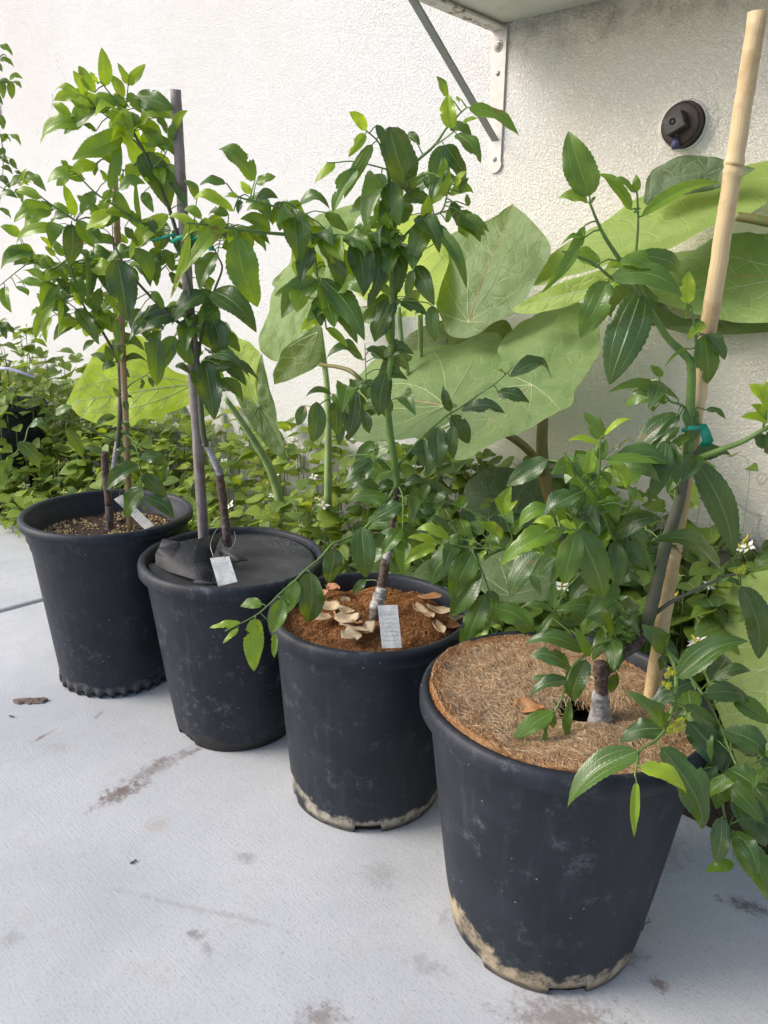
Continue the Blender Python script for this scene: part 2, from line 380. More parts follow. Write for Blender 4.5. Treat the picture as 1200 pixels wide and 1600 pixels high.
# ------------------------------------------------------------ setting
WY=1.4
def sheet(name,x0,x1,y0,y1,z,mat,label=None):
    b=MB(); box(b,((x0+x1)/2,(y0+y1)/2,z-.03),(x1-x0,y1-y0,.06)); o=b.build(name,mat,smooth=False)
    return tag(o,kind='structure',label=label)
sheet('ground',-40,40,-40,40,-.10,M['dirt'])
a=sheet('concrete_patio',-1.747,3,-6,1.04,0,M['conc'],'pale broom-finished concrete slab carrying the four pots'); bevel(a,.006)
a=sheet('concrete_slab',-6,-1.757,-6,.885,.002,M['conc'],'concrete slab beyond the joint at the left edge'); bevel(a,.006)
b=MB()
for i in range(141):
    for j in range(16):
        x=-6+i*.06; y=.86+j*.036
        b.v.append((x,y,-.012+.012*noise.noise(V((x*9,y*9,0))))); b.uv.append((0,0)); b.c.append((0,0,0,1))
for i in range(140):
    for j in range(15):
        k=i*16+j; b.f.append((k,k+16,k+17,k+1)); b.m.append(0)
tag(b.build('planting_bed',M['dirt']),kind='structure')
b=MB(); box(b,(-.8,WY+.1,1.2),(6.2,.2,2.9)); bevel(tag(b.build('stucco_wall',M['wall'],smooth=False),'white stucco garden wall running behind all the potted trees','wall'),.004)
b=MB(); box(b,(-3.47,WY-.012,1.8),(.11,.022,.98)); bevel(tag(b.build('wall_batten',M['trim'],smooth=False),'narrow pinkish upright batten on the wall at the far left edge','batten'),.003)

# shelf and its bracket
XB0,XB1=-1.045,-1.013; ZS=1.230
b=MB(); box(b,((XB0+1.3)/2,WY-.146,ZS+.016),(1.3-XB0,.290,.022)); bevel(tag(b.build('wall_shelf',M['board'],smooth=False),'painted board shelf fixed to the wall above the pipe plug','shelf'),.002)
br=empty('shelf_bracket',(-1.03,WY,.97),'white steel angle bracket with three screws and a diagonal strut under the shelf','bracket')
b=MB(); w2=.0155
P=[V((XB0+.001,WY-.001,ZS)),V((XB1+.003,WY-.001,ZS))]
xc0,xc1,zb=-1.034,-1.003,.968
P+= [V((xc1-.002,WY-.001,zb+.02))]+[V(((xc0+xc1)/2+w2*cos(a),WY-.001,zb+.0155+w2*sin(a))) for a in [-.1*pi*k for k in range(0,11)]]+[V((xc0,WY-.001,zb+.02))]
P2=[p+V((0,-.004,0)) for p in P]; k=len(P)
b.add(P+P2,[tuple(range(k)),tuple(range(2*k-1,k-1,-1))]+[(i,(i+1)%k,(i+1)%k+k,i+k) for i in range(k)])
bevel(b.build('wall_plate',M['steel'],br,smooth=False),.001)
b=MB(); box(b,(-1.029,WY-.147,ZS-.003),(.032,.284,.005)); bevel(b.build('arm',M['rusty'],br,smooth=False),.001)
b=MB(); A=V((-1.020,WY-.006,1.028)); B=V((-1.030,1.1438-.012,ZS-.004)); d=(B-A).normalized(); A2=A; 
sx=V((1,0,0)); nn=d.cross(sx).normalized(); hw=.0085
vs=[]
for Pq in (A2,B+d*.0):
    for s1 in (-1,1):
        for s2 in (-1,1): vs.append(Pq+sx*hw*s1+nn*.0022*s2)
vs[0].y=vs[1].y=vs[2].y=vs[3].y=WY-.0055
b.add(vs,[(0,2,3,1),(4,5,7,6),(0,1,5,4),(2,6,7,3),(0,4,6,2),(1,3,7,5)])
bevel(b.build('strut',M['brace'],br,smooth=False),.0008)
for px,py,r in ((779,72,.0075),(778,115,.0052),(773,249,.0052)):
    q=aty(px,py,WY-.005); b=MB(); R=Matrix.Rotation(pi/2,3,'X')
    n0=len(b.v); lathe(b,[(0.0001,r*.5),(r*.35,r*.48),(r*.75,r*.35),(r,0.0),(r*1.0,-.0005)],20)
    if r>.006: lathe(b,[(r*1.0,.0008),(r*1.45,.0006),(r*1.5,-.0004)],20)
    box(b,(0,0,r*.5),(r*1.1,r*.18,r*.12)); box(b,(0,0,r*.5),(r*.18,r*1.1,r*.13))
    b.v=[tuple(R@V(x)+q) for x in b.v]; b.build('screw',M['screw'],br)

# pipe plug
q=aty(1072,197,WY)
pl=empty('pipe_cleanout_plug',q,'round dark brown pipe plug with square boss set in the wall','pipe plug')
pl.scale=(.86,.86,.86)
R=Matrix.Rotation(pi/2,3,'X')@Matrix.Rotation(radians(24),3,'Z')
def placed(b,off): b.v=[tuple(R@V(x)+q+V(off)) for x in b.v]
b=MB(); lathe(b,[(.0460,-.002),(.0475,.002),(.0468,.010),(.0435,.014),(.0428,.004)],64,fn=lambda i,r,z,a:(r*(1+.03*noise.noise(V((cos(a)*3,sin(a)*3,z*30)))),z)); placed(b,(0,0,0)); b.build('collar',M['steel'],pl)
b=MB(); lathe(b,[(.041,0),(.0412,.02),(.0405,.024),(.0385,.025),(.038,.022),(.037,.022),(.0365,.028),(.0345,.030),(.02,.0295),(.0001,.0295)],72); placed(b,(0,0,0)); b.build('cap',M['plug'],pl)
b=MB(); box(b,(-.003,.0,.040),(.040,.032,.026)); placed(b,(0,0,0)); o=b.build('boss',M['boss'],pl,smooth=False); boss_=o; bevel(o,.002)
b=MB(); lathe(b,[(.0062,.0532),(.0058,.0545),(.0036,.0545),(.0034,.0518),(.0001,.0518)],20); b.v=[(x-.004,y+.003,z) for x,y,z in b.v]; placed(b,(0,0,0)); b.build('hole',M['hole'],boss_)
q2=aty(1054,222,WY-.035); b=MB()
tube(b,[q2+V((.002,0,.022)),q2+V((0,-.001,.012)),q2+V((-.002,-.002,0))],.0006,.0006,6,mi=1)
tube(b,[q2+V((-.001,0,.003)),q2+V((0,-.001,-.006)),q2+V((.001,-.001,-.017))],.0055,.0045,8,rad=lambda k:.0048+.0035*sin(k*pi*.8))
b.build('hanging_cap',[M['navy'],M['wire']],pl)
b=MB(); nR,nA=10,64; vs=[];fs=[]
for i in range(nR+1):
    for j in range(nA):
        a=2*pi*j/nA; rr=.044+(i/nR)*(.018+.016*noise.noise(V((cos(a)*2,sin(a)*2,5))))*(1.25 if cos(a)>.2 else 1)
        t=(1-i/nR); hh=.0085*t**1.3+.0025*noise.noise(V((cos(a)*rr*90,sin(a)*rr*90,0)))*(t**.4)
        vs.append(V((q.x+rr*cos(a),WY-max(hh,.0002 if i<nR else -.002)+(.004 if i==nR else 0),q.z+rr*sin(a))))
for i in range(nR):
    for j in range(nA): a_=i*nA+j;b_=i*nA+(j+1)%nA; fs.append((a_,b_,b_+nA,a_+nA))
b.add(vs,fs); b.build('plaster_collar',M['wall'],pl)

# ------------------------------------------------------------ pots
def make_pot(x,y,Rt,Rb,h,mat,kind,label,soilz,rot=0,notches=()):
    root=empty('plant_pot',(x,y,0),label,'plant pot','black plastic plant pots')
    b=MB(); lw=.0115
    if kind=='ribbed':
        def tp(z): return Rb+(Rt-.014-Rb)*(z/(h-.02))
        prof=[(.0001,.006),(Rb-.012,.006),(Rb-.004,.004),(Rb+.001,.0),(Rb+.004,.004),(Rb+.0045,.016),(Rb+.001,.021),(tp(.03),.03)]
        prof+=[(tp(z),z) for z in (.08,.13,.18,.22,h-.062)]+[(tp(h-.06)+.002,h-.058),(tp(h-.05)+.0025,h-.046),(tp(h-.04)+.005,h-.040),(tp(h-.03)+.0055,h-.024),(Rt-.006,h-.018),
               (Rt-.001,h-.016),(Rt,h-.010),(Rt-.001,h-.003),(Rt-.005,h),(Rt-.010,h-.001),(Rt-.0125,h-.006),(Rt-.0135,h-.016),(Rt-.019,h-.022),(Rt-.0205,h-.034),(Rt-.026,h-.042),(tp(.2)-.004,.2)]
        def fn(i,r,z,a):
            if i<7 and i>1:
                s=.5+.5*cos(a*30); sl=max(0,cos(a*3+.6)); k=1-min(1,max(0,(sl-.93)*40)) 
                if i in(3,): z=z+(1-s)*.009
                if i in (3,4,5): r=r-(1-s)*.0045
                if i==4: z=z+(1-s)*.008
            return r,z
        lathe(b,prof,240,fn,cen=(x,y,0))
    else:
        def tp(z): return Rb+(Rt-.008-Rb)*(z/h)**.92
        prof=[(.0001,.012),(Rb-.010,.012),(Rb-.008,.0005),(Rb-.002,0),(Rb,.003)]+[(tp(z),z) for z in (.014,.02,.035,.06,.1,.14,.18,.22,h-.034,h-.028)]
        prof+=[(Rt-.008,h-.024),(Rt-.003,h-.024),(Rt,h-.021),(Rt+.0005,h-.010),(Rt-.001,h-.004),(Rt-.005,h),(Rt-.010,h-.001),(Rt-.0125,h-.005),(Rt-.0135,h-.02),(Rt-.02,h-.08),(Rt-.03,h-.14)]
        def fn(i,r,z,a):
            if i in (2,3,4):
                for (na,nw,nh) in notches:
                    d=abs((a-na+pi)%(2*pi)-pi)
                    if d<nw: z=max(z,nh+.001*(i-2)+.002*noise.noise(V((a*20,0,1))))
            r+= .0009*noise.noise(V((cos(a)*2,sin(a)*2,z*6)))
            return r,z
        lathe(b,prof,240,fn,cen=(x,y,0))
    o=b.build('pot_body',mat,root)
    if kind!='ribbed' and notches:
        b=MB(); lathe(b,[(.0001,.002),(Rb-.006,.002),(Rb-.0045,.008),(Rb-.0045,.024)],96,fn=lambda i,r,z,a:(r+.0018*noise.noise(V((cos(a)*9,sin(a)*9,z*60))),z),cen=(x,y,0)); b.build('exposed_roots',M['hole'],root)
    # soil surface
    n=26; b=MB(); rs=Rt-.021-(h-soilz)*.12
    for i in range(n+1):
        for j in range(60):
            a=2*pi*j/60; r=max(.0001,rs*i/n); xx,yy=r*cos(a),r*sin(a)
            b.v.append((x+xx,y+yy,soilz+.006*noise.noise(V((xx*60,yy*60,x)))+.004*noise.noise(V((xx*17,yy*17,x))))); b.uv.append((0,0)); b.c.append((0,0,0,1))
    for i in range(n):
        for j in range(60): a_=i*60+j;b_=i*60+(j+1)%60; b.f.append((a_,a_+60,b_+60,b_)); b.m.append(0)
    b.build('soil',M['soil'],root)
    return root
POT=[(-1.3102,.6583,.1536,.1064,.3306),(-1.0074,.7195,.1522,.1030,.3104),(-.7171,.748,.1465,.1118,.2986),(-.3782,.714,.1622,.110,.3161)]
def ang(i,px,py):                       # direction of a point on the pot's foot as seen in the photograph
    q=atz(px,py,.01); return math.atan2(q.y-POT[i][1],q.x-POT[i][0])
make_pot(*POT[0],M['pot1'],'ribbed','black pot with a ribbed foot and a rolled rim, leftmost of the row',.288)
make_pot(*POT[1],M['pot2'],'plain','scuffed black pot topped with a dark rubber sheet',.27,notches=[(ang(1,285,1150),.24,.02)])
make_pot(*POT[2],M['pot3'],'plain','black pot holding brown coir and dried leaves',.25,notches=[(ang(2,577,1300),.17,.019),(ang(2,464,1240),.10,.022)])
make_pot(*POT[3],M['pot4'],'plain','nearest black pot with tan stains at its foot and a pale coir disc',.27,notches=[(ang(3,893,1556),.20,.020),(ang(3,716,1470),.34,.030)])
# pale pellets scattered on the soil of the first pot
b=MB(); x0,y0=POT[0][:2]
def blob(b,c,r,sq=(1,1,1),mi=0,col=(0,0,0,1)):
    vs=[];fs=[]; nu,nv=6,4
    for i in range(nv+1):
        for j in range(nu):
            th=pi*i/nv; a=2*pi*j/nu; k=r*random.uniform(.8,1.1)
            vs.append(V(c)+V((sin(th)*cos(a)*k*sq[0],sin(th)*sin(a)*k*sq[1],cos(th)*k*sq[2])))
    for i in range(nv):
        for j in range(nu): a_=i*nu+j;b_=i*nu+(j+1)%nu; fs.append((a_,a_+nu,b_+nu,b_))
    b.add(vs,fs,mi=mi,c=col)
for k in range(1300):
    a=random.uniform(0,2*pi); r=.118*sqrt(random.random())
    if noise.noise(V((cos(a)*r*22,sin(a)*r*22,3)))<-.12: continue
    blob(b,(x0+r*cos(a),y0+r*sin(a),.289+pick(.002)),random.uniform(.0012,.0026))
tag(b.build('fertilizer_pellets',M['perl']),'pale tan pellets strewn over the soil of the far pot','pellets',kind='stuff')

def fibres(b,n,fn,L=(.012,.035),wd=.00035,tone=(.2,1),lift=.006,hf=None,cx=0,cy=0,rmax=9):
    for k in range(n):
        p,nz=fn(); a=random.uniform(0,2*pi); l=random.uniform(*L); d=V((cos(a),sin(a),0)); bend=pick(2.6); t=random.uniform(*tone)
        pts=[]; cur=V(p); off=p[2]-hf(p[0]-cx,p[1]-cy)
        for s in range(6):
            x_,y_=cur.x-cx,cur.y-cy; r_=sqrt(x_*x_+y_*y_)
            if r_>rmax: x_*=rmax/r_; y_*=rmax/r_; cur.x=cx+x_; cur.y=cy+y_
            pts.append(V((cur.x,cur.y,hf(x_,y_)+off+nz*sin(pi*s/5)*lift*random.uniform(.2,1))))
            ca,sa=cos(bend/5),sin(bend/5); d=V((d.x*ca-d.y*sa,d.x*sa+d.y*ca,0)); cur=cur+d*(l/5)
        vs=[]; w_=wd*random.uniform(.6,1.5); sd=V((-d.y,d.x,.5)).normalized()
        for q_ in pts: vs+=[q_-sd*w_,q_+sd*w_]
        b.add(vs,[(2*i,2*i+1,2*i+3,2*i+2) for i in range(5)],c=(t,0,0,1))
# coir in the third pot
x,y,Rt,Rb,h=POT[2]; rm=Rt-.0145
def h3(xx,yy):
    r=sqrt(xx*xx+yy*yy)/rm
    bk=(xx*.5+yy*.86)/rm            # rises to the back
    return h-.030+.020*(1-r**3)+.016*bk*(1-r**4)+.010*noise.noise(V((xx*22,yy*22,1)))+.004*noise.noise(V((xx*70,yy*70,1)))
b=MB()
for i in range(37):
    for j in range(90):
        a=2*pi*j/90; r=max(.0001,rm*i/36); xx,yy=r*cos(a),r*sin(a)
        b.v.append((x+xx,y+yy,h3(xx,yy))); b.uv.append((0,0)); b.c.append((0,0,0,1))
for i in range(36):
    for j in range(90): a_=i*90+j;b_=i*90+(j+1)%90; b.f.append((a_,a_+90,b_+90,b_)); b.m.append(0)
def f3():
    a=random.uniform(0,2*pi); r=(rm-.012)*sqrt(random.random()); xx,yy=r*cos(a),r*sin(a); return (x+xx,y+yy,h3(xx,yy)),1
n0=len(b.f); fibres(b,16000,f3,(.005,.016),.00022,(0,.5),.004,h3,x,y,rm)
for i in range(n0,len(b.f)): b.m[i]=1
tag(b.build('coir_mulch',[M['coir'],M['fibre']],loc=(x,y,h)),'reddish brown coir fibre filling the pot with the dried leaves','coir')
P3=(x,y)
# coir disc on the nearest pot
x,y,Rt,Rb,h=POT[3]; rd=Rt-.0125; hx,hy=-.3405-x,.712-y
def h4(xx,yy):
    r=sqrt(xx*xx+yy*yy)/rd; dq=sqrt((xx-hx)**2+(yy-hy)**2)
    q_=(xx*.55+yy*.83)/rd
    z=h-.006-.016*max(0,q_)+.009*max(0,-q_)*r*r+.0075*noise.noise(V((xx*16,yy*16,4)))+.0025*noise.noise(V((xx*55,yy*55,4)))
    z-=.013*math.exp(-(dq/.045)**2)
    z+=.010*math.exp(-(((xx-hx-.02)**2+(yy-hy+.04)**2)/.03**2))
    return z
yy_ok=lambda c:(c.x-hx)<.022
b=MB(); NA=160; NR=40
for i in range(NR+3):
    for j in range(NA):
        a=2*pi*j/NA; k=min(i,NR)/NR; re=rd*(1+.012*noise.noise(V((cos(a)*4,sin(a)*4,0))))
        r=max(.0001,re*k)+(0 if i<=NR else (.0015,-.0035)[i-NR-1]); xx,yy=r*cos(a),r*sin(a)
        z=h4(re*k*cos(a),re*k*sin(a))-(0 if i<=NR else (.006,.013)[i-NR-1])
        b.v.append((x+xx,y+yy,z)); b.uv.append((0,0)); b.c.append((0,0,0,1))
for i in range(NR+2):
    for j in range(NA):
        a_=i*NA+j;b_=i*NA+(j+1)%NA
        c_=V(b.v[a_])-V((x,y,0)); dq=sqrt((c_.x-hx+.012)**2+((c_.y-hy+.010)*1.3)**2)
        if dq<.036 and yy_ok(c_): continue
        b.f.append((a_,a_+NA,b_+NA,b_)); b.m.append(0)
def f4():
    while 1:
        a=random.uniform(0,2*pi); r=(rd-.004)*sqrt(random.random()); xx,yy=r*cos(a),r*sin(a)
        if sqrt((xx-hx+.012)**2+(yy-hy+.010)**2)>.033: return (x+xx,y+yy,h4(xx,yy)+.0006),1
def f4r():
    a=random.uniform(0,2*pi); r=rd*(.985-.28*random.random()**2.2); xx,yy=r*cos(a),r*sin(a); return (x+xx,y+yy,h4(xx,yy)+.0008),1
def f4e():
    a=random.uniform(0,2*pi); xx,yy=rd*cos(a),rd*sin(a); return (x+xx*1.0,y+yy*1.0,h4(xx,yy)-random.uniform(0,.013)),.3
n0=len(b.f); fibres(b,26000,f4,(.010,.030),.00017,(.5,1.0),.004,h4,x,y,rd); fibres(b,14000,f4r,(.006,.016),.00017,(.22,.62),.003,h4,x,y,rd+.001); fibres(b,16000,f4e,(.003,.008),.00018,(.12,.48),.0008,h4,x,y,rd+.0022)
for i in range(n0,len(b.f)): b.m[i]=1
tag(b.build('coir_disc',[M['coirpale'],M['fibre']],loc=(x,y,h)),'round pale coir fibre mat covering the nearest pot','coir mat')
# rubber sheet on the second pot
x,y,Rt,Rb,h=POT[1]; rd=Rt-.016
tr=at(357,850,1.24)
rs=empty('rubber_sheet',(x,y,h),'dark rubber disc slit and folded around the trunk on top of the scuffed pot','sheet')
b=MB(); NA=120; NR=24
def h2(xx,yy):
    L=(-xx*.78-yy*.62)/rd
    return h-.010+.004*noise.noise(V((xx*9,yy*9,2)))-.012*math.exp(-((xx*.62-yy*.78)/.03)**2)*max(0,L)
for i in range(NR+1):
    for j in range(NA):
        a=2*pi*j/NA; r=max(.0001,rd*i/NR); xx,yy=r*cos(a),r*sin(a); b.v.append((x+xx,y+yy,h2(xx,yy))); b.uv.append((0,0)); b.c.append((0,0,0,1))
for i in range(NR):
    for j in range(NA): a_=i*NA+j;b_=i*NA+(j+1)%NA; b.f.append((a_,a_+NA,b_+NA,b_)); b.m.append(0)
o=b.build('disc',M['felt'],rs); so_=o.modifiers.new('s','SOLIDIFY'); so_.thickness=.0025
def patch(name,rows,mat,parent,th=.0022):
    b=MB(); n=len(rows[0])
    for r_ in rows:
        for p_ in r_: b.v.append(tuple(p_)); b.uv.append((0,0)); b.c.append((0,0,0,1))
    for i in range(len(rows)-1):
        for j in range(n-1): k=i*n+j; b.f.append((k,k+1,k+n+1,k+n)); b.m.append(0)
    o=b.build(name,mat,parent); s_=o.modifiers.new('s','SOLIDIFY'); s_.thickness=th; s_.offset=0
    if name!='left_flap': s_=o.modifiers.new('b','SUBSURF'); s_.levels=s_.render_levels=1
    return o
def zr(px,py,z): return atz(px,py,z)
patch('left_flap',[[zr(244,884,h-.004),zr(262,893,h-.004),zr(300,905,h-.004),zr(330,912,h-.005)],
 [zr(243,866,h+.009),zr(268,872,h+.009),zr(303,880,h+.005),zr(332,890,h-.001)],
 [zr(248,856,h+.026),zr(275,857,h+.020),zr(305,860,h+.024),zr(334,866,h+.006)],
 [zr(254,842,h+.036),zr(280,847,h+.030),zr(312,842,h+.036),zr(346,830,h+.022)]],M['felt'],rs)
patch('fold',[[zr(338,864,h+.002),zr(352,876,h+.001),zr(366,884,h-.001)],[zr(344,858,h+.022),zr(364,866,h+.024),zr(380,874,h+.014)],[zr(352,852,h+.010),zr(374,858,h+.012),zr(394,881,h-.003)]],M['felt'],rs)
patch('front_tongue',[[zr(297,911,h-.003),zr(318,915,h-.001),zr(345,915,h-.002)],[zr(303,905,h+.004),zr(320,907,h+.006),zr(340,912,h+.003)]],M['felt'],rs,.001)

# ------------------------------------------------------------ stakes, tags, ties
def stake(name,pts,mat,label,nodes=(),r=None,seg=14,n=14):
    o=empty(name,pts[0],label,'stake'); b=MB(); 
    P=[]; 
    for i in range(len(pts)-1):
        for k in range(n): P.append(pts[i].lerp(pts[i+1],k/n))
    P.append(pts[-1]); R0,R1=r
    # lengthwise samples bunched at the bamboo nodes
    ts=sorted(set([i/60 for i in range(61)]+[min(1,max(0,t+d)) for t in nodes for d in (-.012,-.007,-.004,-.001,.002,.005,.009)]))
    A,B=pts[0],pts[-1]; PP=[A.lerp(B,t)+V((pick(.0004),pick(.0004),0)) for t in ts]
    def rad(k):
        t=ts[min(len(ts)-1,int(round(k*(len(ts)-1))))]; rr=R0+(R1-R0)*t
        for q_ in nodes: rr*=1+.16*math.exp(-((t-q_-.004)/.0028)**2)+.13*math.exp(-((t-q_+.006)/.003)**2)-.05*math.exp(-((t-q_+.001)/.002)**2)
        return rr
    tube(b,PP,0,0,seg,rad=rad); b.build('cane',mat,o); return o
s4=stake('bamboo_stake',[at(1014,1110,.80),at(1184,18,.745)],M['bamboo'],'thick tan bamboo cane tied to the tree in the nearest pot',(.29,.83),r=(.0086,.0078))
b=MB()
for py in (193,203):
    t=(1110-py)/(1110-18); 
P_=[at(1014+ (1184-1014)*t,1110-1092*t,.80-.055*t) for t in (.30,.33,.36,.42)]
tube(b,[p-FWH*.0078+RT*.001 for p in [at(1045+ (1070-1045)*k/6,912-(165)*k/6,.789-.009*k/6) for k in range(7)]],.0006,.0006,6)
b.build('split',M['hole'],s4)
s2=stake('weathered_stake',[at(319,850,1.262),at(274,140,1.19)],M['greywood'],'square weathered grey stake rising beside the tree in the rubber topped pot',(),r=(.0094,.0076),seg=8)
b=MB()
tube(b,[at(308.5+3.6*k,560+45*k,1.262-.045*(560+45*k-140)/710*-1-.045*1.0-.0075-.0) for k in range(6)],.0008,.0008,5)
stake('thin_bamboo_stake',[at(204,830,1.395),at(179,270,1.36)],M['bamboo1'],'thin brown bamboo cane beside the tree in the ribbed pot',(.18,.42,.66,.86),r=(.0062,.0055),seg=12)
def plate(name,quad,label,wires=(),mat='tag',group='metal plant labels'):
    c=sum(quad,V((0,0,0)))/4
    o=empty(name,c,label,'plant label',group); n=(quad[1]-quad[0]).cross(quad[3]-quad[0]).normalized()
    if n.dot(CAM-c)<0: n=-n
    b=MB(); nu=8; nv=5; g=[]
    def bl(u,v): return quad[0].lerp(quad[3],u).lerp(quad[1].lerp(quad[2],u),v)+n*(.0008*noise.noise(V((u*3,v*3,c.x*9))))
    for s_ in (0,1):
        for i in range(nu+1):
            for j in range(nv+1): g.append(bl(i/nu,j/nv)-n*(.0009*s_))
    K=(nu+1)*(nv+1); fs=[]
    for i in range(nu):
        for j in range(nv):
            k=i*(nv+1)+j; fs.append((k,k+1,k+nv+2,k+nv+1)); fs.append((k+K,k+nv+1+K,k+nv+2+K,k+1+K))
    bd=[j for j in range(nv+1)]+[i*(nv+1)+nv for i in range(1,nu+1)]+[nu*(nv+1)+j for j in range(nv-1,-1,-1)]+[i*(nv+1) for i in range(nu-1,0,-1)]
    for i in range(len(bd)): a_,b_=bd[i],bd[(i+1)%len(bd)]; fs.append((a_,a_+K,b_+K,b_))
    b.add(g,fs); pt_=b.build('plate',M[mat],o,smooth=False)
    e=(quad[1]-quad[0]); f=(quad[3]-quad[0]); b=MB()
    for k in range(7):
        u=.22+.10*k; t0=quad[0]+f*u+e*.14+n*.0003
        P=[t0+e*(.72*s_/14)+f*(.018*(pick(1))) for s_ in range(15)]
        tube(b,P,.00012,.00012,4)
    b.build('scratched_writing',M['greywood'],pt_)
    if wires:
        b=MB()
        for w_ in wires: tube(b,catmull(w_,6),.0005,.0005,6)
        b.build('wire',M['wire'],o)
    return o
D=1.105
plate('metal_plant_tag',[at(328,872,D),at(358,869,D),at(371,909,D-.02),at(341,916,D-.02)],'small worn metal label wired to the trunk over the rubber sheet',
  [[at(334,872,D),at(329,850,D+.02),at(338,828,D+.07),at(350,815,D+.12)],[at(348,870,D),at(362,855,D+.03),at(368,842,D+.08),at(366,830,D+.13)]])
plate('metal_plant_tag',[at(590,946,.955),at(621,945,.955),at(628,1012,.925),at(597,1013,.925)],'upright worn metal label leaning in front of the taped trunk in coir')
plate('metal_plant_tag',[at(178,780,1.40),at(191,773,1.40),at(241,821,1.37),at(226,827,1.37)],'narrow tilted metal label over the pelleted soil of the ribbed pot',[[at(186,777,1.40),at(188,765,1.40),at(180,755,1.40),at(176,770,1.39)]])

# dried leaves on the coir
def dryleaf(cx,cy,L,W,ang_,z,mat,label,i):
    q=atz(cx,cy,z); L*=1.25; W*=1.5; b=MB(); nu,nv=9,6; s=random.uniform(0,99); vs=[];fs=[]; cu=random.uniform(.1,.45)
    ca,sa=cos(ang_),sin(ang_)
    for u in range(nu+1):
        for v in range(nv+1):
            t=u/nu; k=(v/nv-.5)*2; wd=W/2*(sin(pi*min(1,max(0,t*.92+.04)))**.6)*(1+.22*noise.noise(V((t*4,k*.5,s))))
            xx=(t-.5)*L; yy=k*wd; zz=.008*cu*k*k+.006*noise.noise(V((xx*60,yy*60,s)))+.007*(t-.5)**2*4*cu+.0045
            vs.append(V((q.x+xx*ca-yy*sa,q.y+xx*sa+yy*ca,z+zz)))
    for u in range(nu):
        for v in range(nv): k=u*(nv+1)+v; fs.append((k,k+nv+1,k+nv+2,k+1))
    b.add(vs,fs); o=b.build('dried_leaf',M[mat],loc=(q.x,q.y,z)); sl_=o.modifiers.new('s','SOLIDIFY'); sl_.thickness=.0005
    tag(o,label,'dried leaf','dried leaves lying on the coir')
DL=[(511,952,.03,.02,.3,'dry','curled cream dried leaf at the left edge of the coir'),(503,968,.026,.018,1.2,'dry','cream dried leaf lowest in the pile by the left rim of the coir'),
(541,957,.020,.012,.2,'dry','small cream leaf in the middle of the coir, above the broken one'),(542,971,.027,.024,.8,'dry','broken cream leaf in the middle of the coir'),
(521,969,.016,.008,2.5,'dryred','thin reddish leaf scrap between two cream leaves'),(520,924,.020,.010,.1,'dryred','orange brown dried leaf high on the left coir'),
(540,943,.013,.008,1.4,'dry','tiny upright cream scrap on the left coir'),(548,1000,.026,.017,2.9,'dry','pale cream leaf against the front rim of the coir pot'),
(553,987,.038,.010,.2,'dry','long thin cream leaf lying above the front rim'),(576,984,.034,.012,2.2,'dry','curled tan leaf leaning beside the upright metal label'),
(505,932,.012,.010,.6,'dryred','small brown scrap at the left rim of the coir'),(672,937,.030,.018,.9,'dryred','smooth brown leaf on the right side of the coir'),
(662,962,.036,.012,2.9,'dry','wavy tan leaf in the right hand pile on the coir'),(688,959,.032,.018,.4,'dry','broad tan leaf in the right hand pile on the coir'),
(703,979,.024,.018,.1,'dryred','crumpled red brown leaf by the right rim of the coir'),(686,984,.028,.010,2.6,'dry','narrow cream leaf next to the crumpled red brown one'),
(712,970,.018,.010,.3,'dry','cream leaf at the right rim, above the crumpled one'),(558,977,.016,.010,2.4,'dryred','dark orange scrap beside the broken cream leaf'),(592,905,.03,.012,.5,'dry','cream leaf lying behind the taped trunk')]
for i,(cx,cy,L,W,a_,mt,lb) in enumerate(DL):
    z=POT[2][4]-.018
    q=atz(cx,cy,z); z=h3(q.x-P3[0],q.y-P3[1]) if (q.x-P3[0])**2+(q.y-P3[1])**2<rm**2 else z
    q=atz(cx,cy,z); 
    if (q.x-P3[0])**2+(q.y-P3[1])**2<rm**2: z=h3(q.x-P3[0],q.y-P3[1])
    dryleaf(cx,cy,L,W,a_,z,mt,lb,i)
dryleaf(826,1112,.026,.017,.4,POT[3][4]-.006,'dryred','flat orange brown leaf lying on the pale coir disc',0)
# bark chip and flakes on the concrete
def chip(px,py,L,W,an,label,name='bark_chip',hh=.006):
    q=atz(px,py,.002); b=MB(); nu,nv=16,6; vs=[];fs=[]; s=random.uniform(0,50)
    for u in range(nu+1):
        for v in range(nv+1):
            t=u/nu;k=(v/nv-.5)*2; wd=W/2*(.75+.5*noise.noise(V((t*6,s,1)))+.2*noise.noise(V((t*20,s,k))))*min(1,6*t+.2,6*(1-t)+.2)
            xx=(t-.5)*L; yy=k*wd+.15*W*noise.noise(V((t*3,0,s))); vs.append(V((q.x+xx*cos(an)-yy*sin(an),q.y+xx*sin(an)+yy*cos(an),.0015+hh*(1-k*k)*(.7+.5*noise.noise(V((xx*90,yy*90,s)))))))
    for u in range(nu):
        for v in range(nv): k=u*(nv+1)+v; fs.append((k,k+nv+1,k+nv+2,k+1))
    b.add(vs,fs); tag(b.build(name,M['debris'],loc=(q.x,q.y,0)),label,name.replace('_',' '))
chip(48,1095,.060,.022,.95,'flat brown bark chip lying on the concrete left of the ribbed pot')
chip(18,1119,.010,.004,.6,'tiny dark crumb on the concrete just below the bark chip','dirt_crumb',.003)
chip(208,1346,.010,.004,1.6,'small brown seed husk on the open concrete','seed_husk',.003)
b=MB(); tube(b,catmull([atz(1003,1455,.003),atz(1008,1443,.012),atz(1016,1440,.004),atz(1012,1432,.002)],5),.0006,.0004,5)
tag(b.build('dry_twig',M['hole']),'tiny black twig on the concrete right of the nearest pot','twig')
